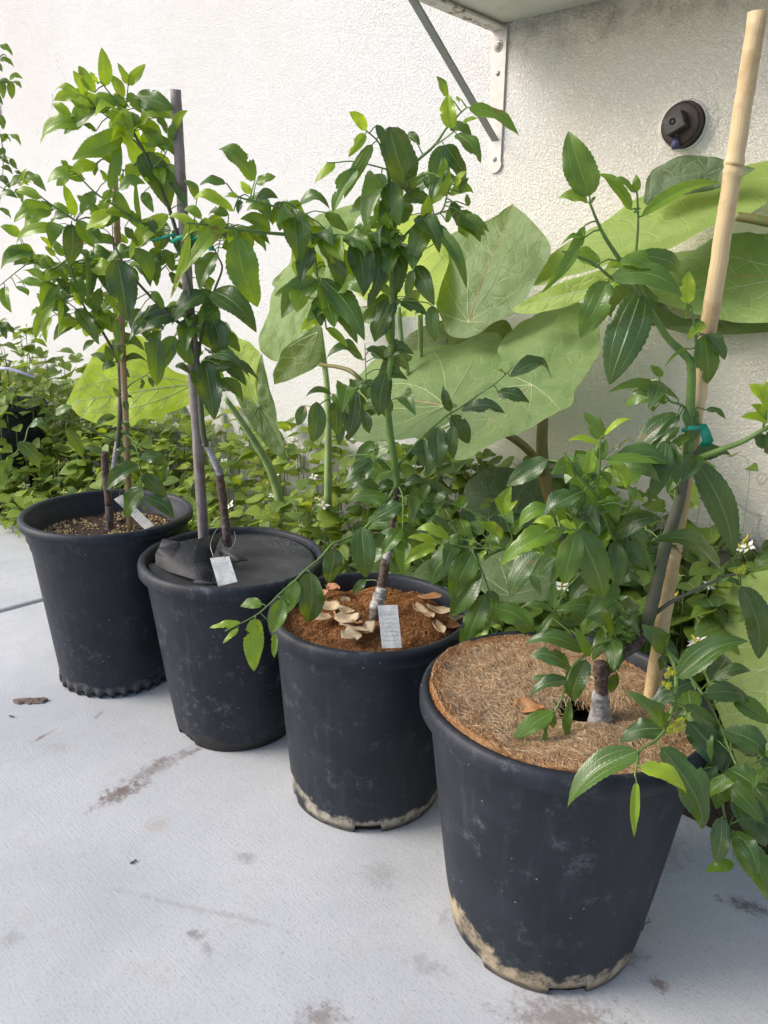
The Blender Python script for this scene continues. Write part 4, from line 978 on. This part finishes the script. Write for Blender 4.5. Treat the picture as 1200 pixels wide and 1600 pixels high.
T.leaves(880,1040,3.75,"""440,500,25,830,185,.12 450,590,725,750,112,.72 430,680,415,1005,62,.62 570,480,815,960,205,.14 590,370,330,450,150,.05 585,360,365,150,92,.18 590,350,520,200,112,.18 710,235,920,380,92,.1
740,330,930,620,182,.04 770,100,720,230,92,.06 830,160,1095,210,122,.05 940,380,1220,600,155,.06 1040,620,790,830,92,.32 1010,740,1190,1060,185,.05 930,890,900,1160,122,.08 985,1010,1200,1375,175,.2
1000,1160,830,1210,92,.35 830,600,790,800,52,.08 950,480,930,650,62,.08 715,320,750,270,32,.55 600,220,690,180,62,.05 1150,690,1200,800,62,.22 700,250,650,330,60,.1 1210,720,1290,900,120,.1""",up=.7)
T.filler(44,860,1070,700,900,tint=(.05,.6),L=(.035,.055)); T.filler(24,840,1010,880,1010,tint=(0,.2),L=(.03,.05)); T.filler(22,1080,1200,1050,1320,tint=(0,.25),L=(.035,.055),dz=(.02,.06)); T.filler(3,840,1010,395,560,tint=(.3,.7),L=(.03,.045),dz=(0,.03)); T.filler(8,1020,1100,560,800,tint=(.0,.3),L=(.035,.05),dz=(0,.04))
def bloom(cx,cy,n,r):
    sm=T.near(cx,cy); b=MB(); c0=at(cx,cy,sm[2]-.004)
    for k in range(n):
        c=c0+V((pick(r),pick(r),pick(r))); blob(b,c,.0016,(1,1,.8),0)
        a0=random.uniform(0,pi)
        for j in range(5):
            a=a0+j*2*pi/5; e=RT*cos(a)+UP*sin(a); f=RT*-sin(a)+UP*cos(a)
            b.add([c-FW*.0012,c+e*.0022+f*.0009-FW*.0016,c+e*.0034-FW*.0010,c+e*.0022-f*.0009-FW*.0016],[(0,3,2,1)])
        tube(b,[sm[3],c0.lerp(sm[3],.5),c],.0005,.0004,4)
    b.build('flower_cluster',M['flower'],T.root)
for q in ((1154,890,7,.004),(1048,1052,7,.004),(1043,1070,5,.003),(1139,910,2,.002),(1062,1133,8,.005),(1052,1138,5,.004)): bloom(*q)
T.done()
tie=empty('green_tie',at(1100,680,.77),'green plastic tie holding the nearest tree to its bamboo','tie')
b=MB(); tube(b,[at(1068,672,.758),at(1076,669,.752),at(1090,668,.755),at(1099,674,.765)],.0026,.0024,8); b.build('band',M['tape'],tie)
strip([at(1094,662,.758),at(1102,676,.756),at(1106,688,.758),at(1100,697,.76)],.011,'tape','loose_end',tie)
# ---- tree cut by the left edge, in its own pot behind
q=atz(-3,628,.33); PX,PY=q.x,q.y
make_pot(PX,PY,.15,.115,.33,M['pot3'],'plain','black pot cut by the left edge, half buried in heart shaped leaves',.29)
T=Tree('leafy_sapling',2.46,V((PX,PY,.3)),'sapling cut by the left edge, leaves hanging in front of the pinkish batten','sapling')
T.stem('-2,640 -6,560 -14,480 -10,400 -12,300 -8,200 -10,100 -14,40',(0,.0),.011,.003,M['bark'],'trunk',.0006)
T.branch('-12,300 -5,290 8,296 30,303',(0,0),.002,.001); T.branch('-8,200 0,210 5,240 4,280',(0,0),.002,.001); T.branch('-10,100 5,85 12,92',(0,0),.002,.001)
T.branch('-10,400 -2,320 10,290 25,282 35,268',(0,-.05),.002,.001)
T.leaves(0,50,4,"""0,80,80,150,60,.35 0,170,90,220,42,.25 -40,190,15,250,50,.3 60,300,145,295,42,.35 80,310,135,355,32,.35 70,310,75,420,55,.2 0,300,20,420,70,.2 0,300,70,340,72,.2 10,520,20,610,52,.3 50,640,10,690,60,.4
70,640,130,710,52,.4 0,640,70,690,50,.4 20,720,10,800,40,.1 0,770,60,830,80,.05 65,790,110,860,60,.15 10,840,80,890,52,.05 90,870,150,910,52,.15 130,920,290,1000,72,.2 0,900,60,980,92,.05 60,960,180,960,62,.15
0,1020,110,1040,62,.15 0,1100,70,1170,62,.25 130,960,170,850,24,.85 120,960,200,940,24,.85 60,980,50,930,20,.85 -60,400,20,460,60,.2 -80,600,-10,700,70,.2 100,980,140,1070,50,.2""")
T.leaves(0,480,4,"0,590,90,620,60,.3 20,640,60,720,50,.2 0,620,-20,720,60,.2 50,640,110,700,50,.15 0,110,90,170,70,.1 10,120,40,200,70,.1 -20,90,30,160,60,.1 70,120,90,160,40,.1")
T.done()
tg=empty('lavender_plant_tag',at(25,583,2.35),'faded lavender plastic tag among heart shaped leaves at the left edge','plant label')
b=MB(); P=[at(x_,y_,2.35) for x_,y_ in ((-4,574),(12,575),(30,580),(53,588))]
vs=[]
for p_ in P: vs+=[p_+UP*.003,p_-UP*.006]
b.add(vs,[(0,1,3,2),(2,3,5,4),(4,5,7,6)]); o=b.build('band',M['lav'],tg); s_=o.modifiers.new('s','SOLIDIFY'); s_.thickness=.001

# ------------------------------------------------------------ broad leaved plants
def inside(p,poly):
    x,y=p; c=False; n=len(poly)
    for i in range(n):
        x1,y1=poly[i]; x2,y2=poly[(i+1)%n]
        if (y1>y)!=(y2>y) and x<(x2-x1)*(y-y1)/(y2-y1)+x1: c=not c
    return c
def big(parent,ox,oy,s_,outline,att,D,nrm,tint,tipidx=0,k=.5,wav=.006,veins=7,red=False,vr=.0011,attpx=None,mat='big',back=None):
    O=[(ox+x/s_,oy+y/s_) for x,y in parse(outline)]; ap=(ox+att[0]/s_,oy+att[1]/s_)
    n=V(nrm).normalized(); P0=at(ap[0],ap[1],D)
    if (P0-CAM).dot(n)>0: n=-n
    def hit(x,y):
        d=ray(x,y); return CAM+d*((P0-CAM).dot(n)/d.dot(n))
    W3=[hit(x,y) for x,y in O]
    e1=(W3[tipidx]-P0); e1=(e1-n*e1.dot(n)).normalized(); e2=n.cross(e1)
    Q=[V(((w_-P0).dot(e1),(w_-P0).dot(e2),0)) for w_ in W3]
    m_=len(Q); fine=[]
    for i in range(m_):
        a,b_,c,d=Q[i-1],Q[i],Q[(i+1)%m_],Q[(i+2)%m_]
        for t in (0,.2,.4,.6,.8):
            if i==tipidx or (i+1)%m_==tipidx: fine.append(b_.lerp(c,t))
            else: fine.append(.5*((2*b_)+(c-a)*t+(2*a-5*b_+4*c-d)*t*t+(-a+3*b_-3*c+d)*t**3))
    cen=sum(fine,V((0,0,0)))/len(fine); R=max(q.length for q in [f-cen for f in fine]); sd=random.uniform(0,50)
    A0=V((0,0,0)); ain=inside((0,0),[(f.x,f.y) for f in fine]); 
    ctr=cen
    def H(x,y):
        return k*(-(y*y)*1.2-(x-cen.x)**2*.8) + .010*min(1,abs(y)/.03)*0 - .35*abs(y)*0 + wav*noise.noise(V((x*14,y*14,sd)))+wav*.35*noise.noise(V((x*45,y*45,sd)))+.10*abs(y)+.045*sqrt(x*x+y*y)*abs(sin(math.atan2(y,x)*3.3))*min(1,sqrt(x*x+y*y)/.03)
    def S(x,y,o=0): return P0+e1*x+e2*y+n*(H(x,y)+o)
    b=MB(); NR=16; N=len(fine); ca=(tint,random.random(),random.random(),1)
    vs=[S(ctr.x,ctr.y)]; fs=[]
    for r in range(1,NR+1):
        for f in fine:
            p=ctr.lerp(f,r/NR); e=0
            if r==NR: e=.0018*sin(sd+p.x*50)+.001*sin(p.y*90)
            vs.append(S(p.x,p.y,e))
    for j in range(N): fs.append((0,1+j,1+(j+1)%N))
    for r in range(NR-1):
        for j in range(N):
            a_=1+r*N+j;b_=1+r*N+(j+1)%N; fs.append((a_,a_+N,b_+N,b_))
    # orient faces so that the upper side looks to the camera
    v0,v1,v2=[V(vs[i]) for i in fs[0]]
    if (v1-v0).cross(v2-v0).dot(n)<0: fs=[f[::-1] for f in fs]
    b.add(vs,fs,c=ca)
    poly=[(f.x,f.y) for f in fine]
    def vein(p,d,L,r0,cur,depth_):
        pts=[];q=V((p.x,p.y,0));l=0;st=.006
        while l<L and (inside((q.x,q.y),poly) or l<.012):
            if inside((q.x,q.y),poly): pts.append(q.copy())
            q=q+d*st; l+=st; a=cur*st; d=V((d.x*cos(a)-d.y*sin(a),d.x*sin(a)+d.y*cos(a),0))
        if len(pts)>3: tube(b,[S(t.x,t.y,.0003) for t in pts],r0,r0*.3,4,c=ca,mi=(1 if tint>.2 else 3) if not(red and depth_==0) else 2,cap=False)
        if depth_<1 and len(pts)>8:
            g=7 if depth_==0 else 12
            for i in range(g,len(pts)-3,g):
                dd=(pts[i+1]-pts[i-1]).normalized()
                for sg in (1,-1):
                    a=sg*.85; vein(pts[i],V((dd.x*cos(a)-dd.y*sin(a),dd.x*sin(a)+dd.y*cos(a),0)),.3,r0*.42,-sg*3.2,depth_+1)
    tipd=(Q[tipidx]-A0).normalized()
    vein(A0,tipd,1,vr,0,0)
    for i in range(veins//2):
        for sg in (1,-1):
            a=sg*(.42+i*.55); vein(A0,V((tipd.x*cos(a)-tipd.y*sin(a),tipd.x*sin(a)+tipd.y*cos(a),0)),.6,vr*.75,-sg*2.2,1 if i>0 else .5)
    return b.build('leaf',[M[mat],M['vein'],M['veinred'],M['veindark']],parent)
def petiole(parent,spec,r0,r1,mat='petiole',name='stalk'):
    P=catmull([at(*q) for q in parse(spec)],6); b=MB(); tube(b,P,r0,r1,12); return b.build(name,M[mat],parent)

EA=empty('elephant_ear_plant',V((-1.55,1.13,0)),'plant with large wavy arrow leaves on pale stalks behind the rubber topped pot','plant')
big(EA,0,480,4,'405,600 450,530 510,440 560,350 600,300 700,215 800,185 900,190 980,300 1080,395 1180,430 1250,500 1240,560 1180,610 1060,660 1000,705 900,700 830,750 700,740 600,725 500,680 460,640',(1200,475),1.98,(.62,-.70,.25),.97,0,k=.35,veins=5,vr=.0022,wav=.012)
big(EA,400,100,2.667,'430,557 435,600 405,650 390,735 360,830 320,930 280,1040 240,1110 190,1130 133,1190 90,1230 58,1227 27,1205 10,1180 20,1120 40,1050 80,940 66,915 107,867 150,830 175,760 215,680 280,625 360,580',(262,1120),1.75,(.15,-.8,.5),.42,0,k=.5,veins=5,vr=.0016,wav=.016)
big(EA,400,500,2.667,'200,58 265,0 280,110 266,186 133,253 69,272 67,227 99,165 120,120',(262,50),1.70,(.3,-.8,-.1),.22,5,k=.5,veins=3,vr=.0014,wav=.01)
big(EA,200,420,4,'650,380 690,430 760,460 800,500 835,540 815,640 805,760 812,860 760,825 700,780 660,740 640,640 630,520 620,480',(810,860),1.74,(.5,-.75,.35),.75,0,k=.3,veins=3,vr=.0014)
big(EA,200,420,4,'840,530 880,720 920,850 950,1020 1000,1200 960,1190 880,1120 820,1040 760,960 700,860 655,750 700,785 760,828 812,862 805,760 815,640',(812,850),1.73,(.5,-.8,.25),.2,4,k=.6,veins=5,vr=.0018,wav=.012)
petiole(EA,'352,622,1.72 375,655,1.73 398,690,1.74 417,722,1.75 432,760,1.76 440,800,1.76',.0055,.013)
petiole(EA,'298,598,1.98 308,620,1.96 314,680,1.93 316,800,1.90',.004,.007)
petiole(EA,'500,512,1.74 506,560,1.72 511,610,1.70 513,680,1.68 512,790,1.66',.005,.009)
HS=empty('broad_leaf_plant',V((-.66,1.24,0)),'bushy plant with huge matte heart leaves and thick green stems by the wall','plant')
petiole(HS,'876,850,1.38 866,800,1.38 856,765,1.38 850,738,1.38 847,700,1.38 848,655,1.38 852,560,1.40 870,500,1.42',.014,.008,'petred','stem')
petiole(HS,'851,745,1.38 840,722,1.36 822,700,1.34 798,682,1.32 760,660,1.33 700,632,1.36',.0085,.006,'petred','branch')
petiole(HS,'636,640,1.52 636,580,1.52 628,540,1.51 623,480,1.50',.006,.004); petiole(HS,'657,640,1.56 657,560,1.56 657,490,1.55',.005,.005); petiole(HS,'640,560,1.52 625,548,1.50 618,530,1.49',.006,.004)
petiole(HS,'600,640,1.58 560,590,1.56 535,575,1.6 500,570,1.68',.005,.004,'petred')
petiole(HS,'1151,338,1.18 1175,342,1.17 1205,348,1.16 1260,356,1.15',.0065,.007,'petred')
big(HS,400,100,2.667,'1065,580 1125,630 1187,695 1225,745 1232,795 1187,880 1133,985 1067,1050 1000,1080 920,1128 853,1141 800,1125 775,1070 752,987 760,853 782,760 840,715 933,672 1013,632',(885,1075),1.45,(.05,-.85,.35),.30,0,k=.5,red=True,wav=.010,vr=.0013)
big(HS,0,0,1,'605,560 640,522 700,500 745,508 790,500 800,535 770,560 720,575 650,580',(700,530),1.60,(0,-.9,.2),.02,0,k=.5)
big(HS,400,500,2.667,'310,310 430,220 500,180 560,150 680,150 770,120 860,100 960,65 1025,75 1028,130 1000,200 930,300 820,400 720,470 640,505 560,522 470,522 400,500 345,430 325,350',(785,345),1.37,(-.15,-.55,.85),.46,0,k=.4,red=True,wav=.006,vr=.0012)
big(HS,0,0,1,'703,700 708,713 730,713 765,703 800,685 840,665 870,652 897,637 899,615 912,595 930,570 937,540 935,505 925,476 905,472 880,479 845,490 810,507 787,528 779,550 782,570 762,592 733,625 713,662',(832,603),1.28,(-.1,-.6,.8),.48,0,k=.5,red=True,wav=.008,vr=.0012)
big(HS,780,230,2.857,'125,590 140,560 200,510 300,450 420,390 520,340 640,270 800,200 900,160 1000,125 1100,95 1200,80 1300,75 1320,150 1290,210 1200,240 1100,290 1000,335 900,400 780,465 700,500 560,530 400,562 300,592 230,622 150,615',(1300,235),1.22,(-.1,-.62,.75),.62,0,k=.25,wav=.006,veins=5)
big(HS,780,230,2.857,'40,720 100,690 200,640 300,598 420,560 500,545 600,550 700,560 620,600 480,625 380,680 280,720 160,745 60,735',(700,565),1.20,(.0,-.9,.1),.72,0,k=.3,veins=3)
big(HS,780,230,2.857,'560,600 560,530 640,470 760,405 900,335 1000,280 1100,240 1260,200 1400,300 1430,500 1380,700 1300,785 1100,788 1000,787 900,772 800,740 700,700 620,640',(1300,560),1.27,(-.1,-.75,.65),.52,0,k=.3,wav=.010,red=True)
big(HS,780,230,2.857,'600,560 700,690 800,750 880,775 1000,785 1200,785 1220,822 1020,838 850,832 800,822 700,800 620,790 500,760 450,660',(1000,800),1.33,(.1,-.95,-.1),.15,11,k=.3)
big(HS,780,230,2.857,'690,105 760,70 860,45 960,45 1010,60 1060,70 1110,95 1150,110 1080,150 950,190 800,225 700,262 660,262 656,240 658,210 665,150',(930,215),1.285,(.05,-.95,.2),.02,0,k=.5,wav=.012)
big(HS,0,0,1,'534,405 540,380 560,360 590,345 621,334 650,332 680,350 697,378 702,412 692,450 675,480 640,492 600,485 565,465 540,440',(622,476),1.52,(0,-.8,.6),.88,5,k=.4)
big(HS,0,0,1,'545,495 575,505 600,490 600,480 560,480 540,470 530,480',(560,480),1.55,(0,-.8,.6),.25,1,k=.4)
big(HS,0,0,1,'725,768 745,746 775,732 800,730 830,742 850,757 866,777 860,800 830,820 780,830 735,815',(800,815),1.42,(0,-.6,.7),.0,3,k=.5)
big(HS,0,0,1,'1088,970 1096,952 1112,934 1132,914 1148,902 1168,898 1200,890 1270,890 1300,1000 1290,1150 1260,1260 1215,1282 1192,1272 1168,1243 1157,1200 1135,1150 1122,1110 1108,1065 1100,1040 1090,1005',(1262,1010),.985,(-.3,-.75,.5),.66,15,k=.5,wav=.008)
petiole(HS,'1262,1010,.985 1290,1040,1.0 1310,1150,1.05',.006,.008)
big(HS,0,0,1,'740,900 770,870 810,850 850,870 870,910 860,940 800,940 760,930',(800,930),1.10,(0,-.6,.8),.3,2,k=.5)

A_=at(1262,1010,.985); B_=at(1260,356,1.15); C_=at(1235,312,1.22); D_=at(1235,426,1.27)
def wst(P,r0,r1,mat,name):
    b=MB(); tube(b,catmull(P,7),r0,r1,12); b.build(name,M[mat],HS)
S0=V((.02,1.24,-.01)); S1=V((-.02,1.22,.35)); S2=V((-.06,1.21,.66)); 
wst([S0,(S0+S1)/2+V((.012,0,0)),S1,S2],.014,.009,'petred','stem')
wst([S2,(S2+B_)/2+V((0,.0,.02)),B_],.008,.0068,'petred','branch')
wst([S2,(S2+D_)/2+V((.01,0,-.01)),D_],.006,.004,'petiole','stalk')
wst([B_,(B_+C_)/2,C_],.0055,.004,'petiole','stalk')
wst([S1,(S1+A_)/2+V((0,-.01,.05)),A_],.006,.004,'petiole','stalk')
wst([V((-.62,1.24,-.01)),V((-.63,1.25,.15)),at(876,850,1.38)],.0145,.014,'petred','stem')
# ------------------------------------------------------------ ground cover with small white flowers
def heart(b,c,d,n,L,tint):
    s=d.cross(n).normalized(); pr=[(0,.0),(-.10,.20),(-.06,.42),(.14,.55),(.38,.52),(.62,.36),(.84,.15),(1,0)]
    vs=[];uv=[];fs=[]; K=len(pr); fo=random.uniform(0,.35); dr=random.uniform(.05,.30)
    for (u,w_) in pr:
        for t in (-1,-.5,0,.5,1):
            uu=max(u,0) if t==0 else u
            vs.append(c+d*(L*uu)+s*(L*w_*t)+n*(L*(fo*abs(t)*w_-dr*uu*uu+.03*(abs(t)==.5)))); uv.append((max(0,uu),.5+t*.5))
    for i in range(K-1):
        for j in range(4): k=i*5+j; fs.append((k,k+1,k+6,k+5))
    b.add(vs,fs,uv,(tint,random.random(),(1 if random.random()<.07 else .5),1))
GC=MB(); ST=MB()
def hmax(x,y):
    t=min(1,max(0,(y-.90)/.40)); return .10+.25*t**.8+.09*noise.noise(V((x*4,y*4,8)))
def inpot(x,y):
    for q in POT:
        if (x-q[0])**2+(y-q[1])**2<(q[2]+.01)**2: return True
    return (x-PX)**2+(y-PY)**2<.145**2
def cover(n,x0,x1,y0,y1,zf,L=(.016,.055),tr=(.3,1.1)):
    for k in range(n):
        x,y=random.uniform(x0,x1),random.uniform(y0,y1)
        if zf is hmax and (inpot(x,y) or (-.46<x<.12 and y<1.13)): continue
        hm=zf(x,y); z=hm*(random.random()**.55); 
        a=random.uniform(0,2*pi); d=V((cos(a),sin(a)-.35,random.uniform(-.5,.25))).normalized()
        up=V((pick(.5),-.35+pick(.4),1)).normalized(); n_=(up-d*up.dot(d)).normalized()
        l=random.uniform(*L)*(.75+.25*z/hm); c=V((x,y,z))
        t=random.uniform(*tr)*(.75+.25*noise.noise(V((x*5,y*5,2))))
        heart(GC,c,d,n_,l,t)
        if k%3==0: tube(ST,[V((x-d.x*.02,y-d.y*.02,max(0,z-.09))),c-d*.012+V((0,0,-.01)),c],.0010,.0006,4,mi=1+(k%2))
cover(4000,-4.0,-1.2,.90,1.39,hmax); cover(2500,-1.2,-.1,.93,1.39,hmax,(.024,.055),(.0,.6)); cover(220,-.5,.15,1.16,1.36,lambda x,y:.26,(.045,.07),(.25,.65))  # middle and right leaves tinted darker: the bed's deep shade put into their colour
cover(1300,.1,1.3,1.06,1.38,hmax); cover(260,-3.3,-1.9,.83,.93,lambda x,y:.12); 
cover(420,PX-.17,PX+.30,PY-.16,PY+.30,lambda x,y:.33+.26*max(0,1-((x-PX-.02)**2+(y-PY-.05)**2)/.07)**.6,(.03,.055),(.35,.85))
# pale arched runners reaching above the mass
for k in range(46):
    x=random.uniform(-3.3,-.3); y=random.uniform(1.15,1.36); h0=hmax(x,y)
    p=V((x,y,h0*.6)); q=p+V((pick(.05),pick(.03),h0*.4+random.uniform(.03,.11))); r_=q+V((pick(.03),pick(.02),.02))
    tube(ST,catmull([p,(p+q)/2+V((pick(.01),0,.01)),q,r_],4),.0009,.0005,4,mi=1)
    for c in (q,r_,(p+q)/2):
        a=random.uniform(0,2*pi); heart(GC,c,V((cos(a),sin(a),pick(.4))).normalized(),V((pick(.5),-.5,1)).normalized(),random.uniform(.018,.032),random.uniform(.2,.7))
off=len(GC.v); GC.v+=ST.v; GC.uv+=ST.uv; GC.c+=ST.c; GC.f+=[tuple(i+off for i in f) for f in ST.f]; GC.m+=ST.m
gc=tag(GC.build('ground_cover',[M['cover'],M['petiole'],M['petred']]),'low heart leaved ground cover filling the bed between the pots and the wall','ground cover',kind='stuff')
fb=MB()
for j in range(4):
    a=j*pi/2+.3; e=V((cos(a),sin(a),.12)); f=V((-sin(a),cos(a),0)); L=.013
    fb.add([V((0,0,0)),e*L*.5+f*L*.30+V((0,0,.001)),e*L*1.05,e*L*.5-f*L*.30+V((0,0,.001))],[(0,3,2,1)],mi=0)
tube(fb,[V((0,0,0)),V((0,0,.006)),V((.0005,0,.011))],.0021,.0011,7,mi=1); tube(fb,[V((0,0,0)),V((.001,0,-.03)),V((0,0,-.07))],.0006,.0006,4,mi=2)
proto=None
FL=[(22,600),(28,660),(20,682),(62,640),(85,672),(92,725),(72,690),(130,668),(250,650),(268,655),(285,655),(258,648),(240,662),(275,664),(50,550),(42,510),(30,520),(8,500),(418,758),(425,775),(425,790),(430,745),(495,670),(490,745),(455,672),(496,780),(448,700),(338,812),
 (470,822),(490,680),(460,690),(505,790),(350,720),(310,700),(380,690),(545,730),(975,690),(967,700),(865,915),(878,917),(1160,850),(1165,845),(1170,855),(1158,858),(1060,900),(1052,935),(1107,915),(1085,1008),(1090,1004),(100,770),(60,780),(40,760),(150,740),(360,790),(400,720)]
for i,(px,py) in enumerate(FL):
    D_={0:1}; d=ray(px,py)
    # first height-field hit: march the ray until it dips under the leaf canopy
    t=.9; P=None
    while t<5:
        q=CAM+d*t
        if q.y>.92 and (q.y>1.34 or q.z<hmax(q.x,q.y)*1.0): P=q; break
        t+=.01
    if P is None: continue
    P=P-d*.01
    if proto is None: o=fb.build('flower',[M['white'],M['yellow'],M['petiole']]); proto=o
    else: o=proto.copy(); sc.collection.objects.link(o)
    o.location=P; o.rotation_euler=(random.uniform(.1,.9),pick(.4),random.uniform(0,6.28)); k=random.uniform(.8,1.25); o.scale=(k,k,k)
    o.parent=gc
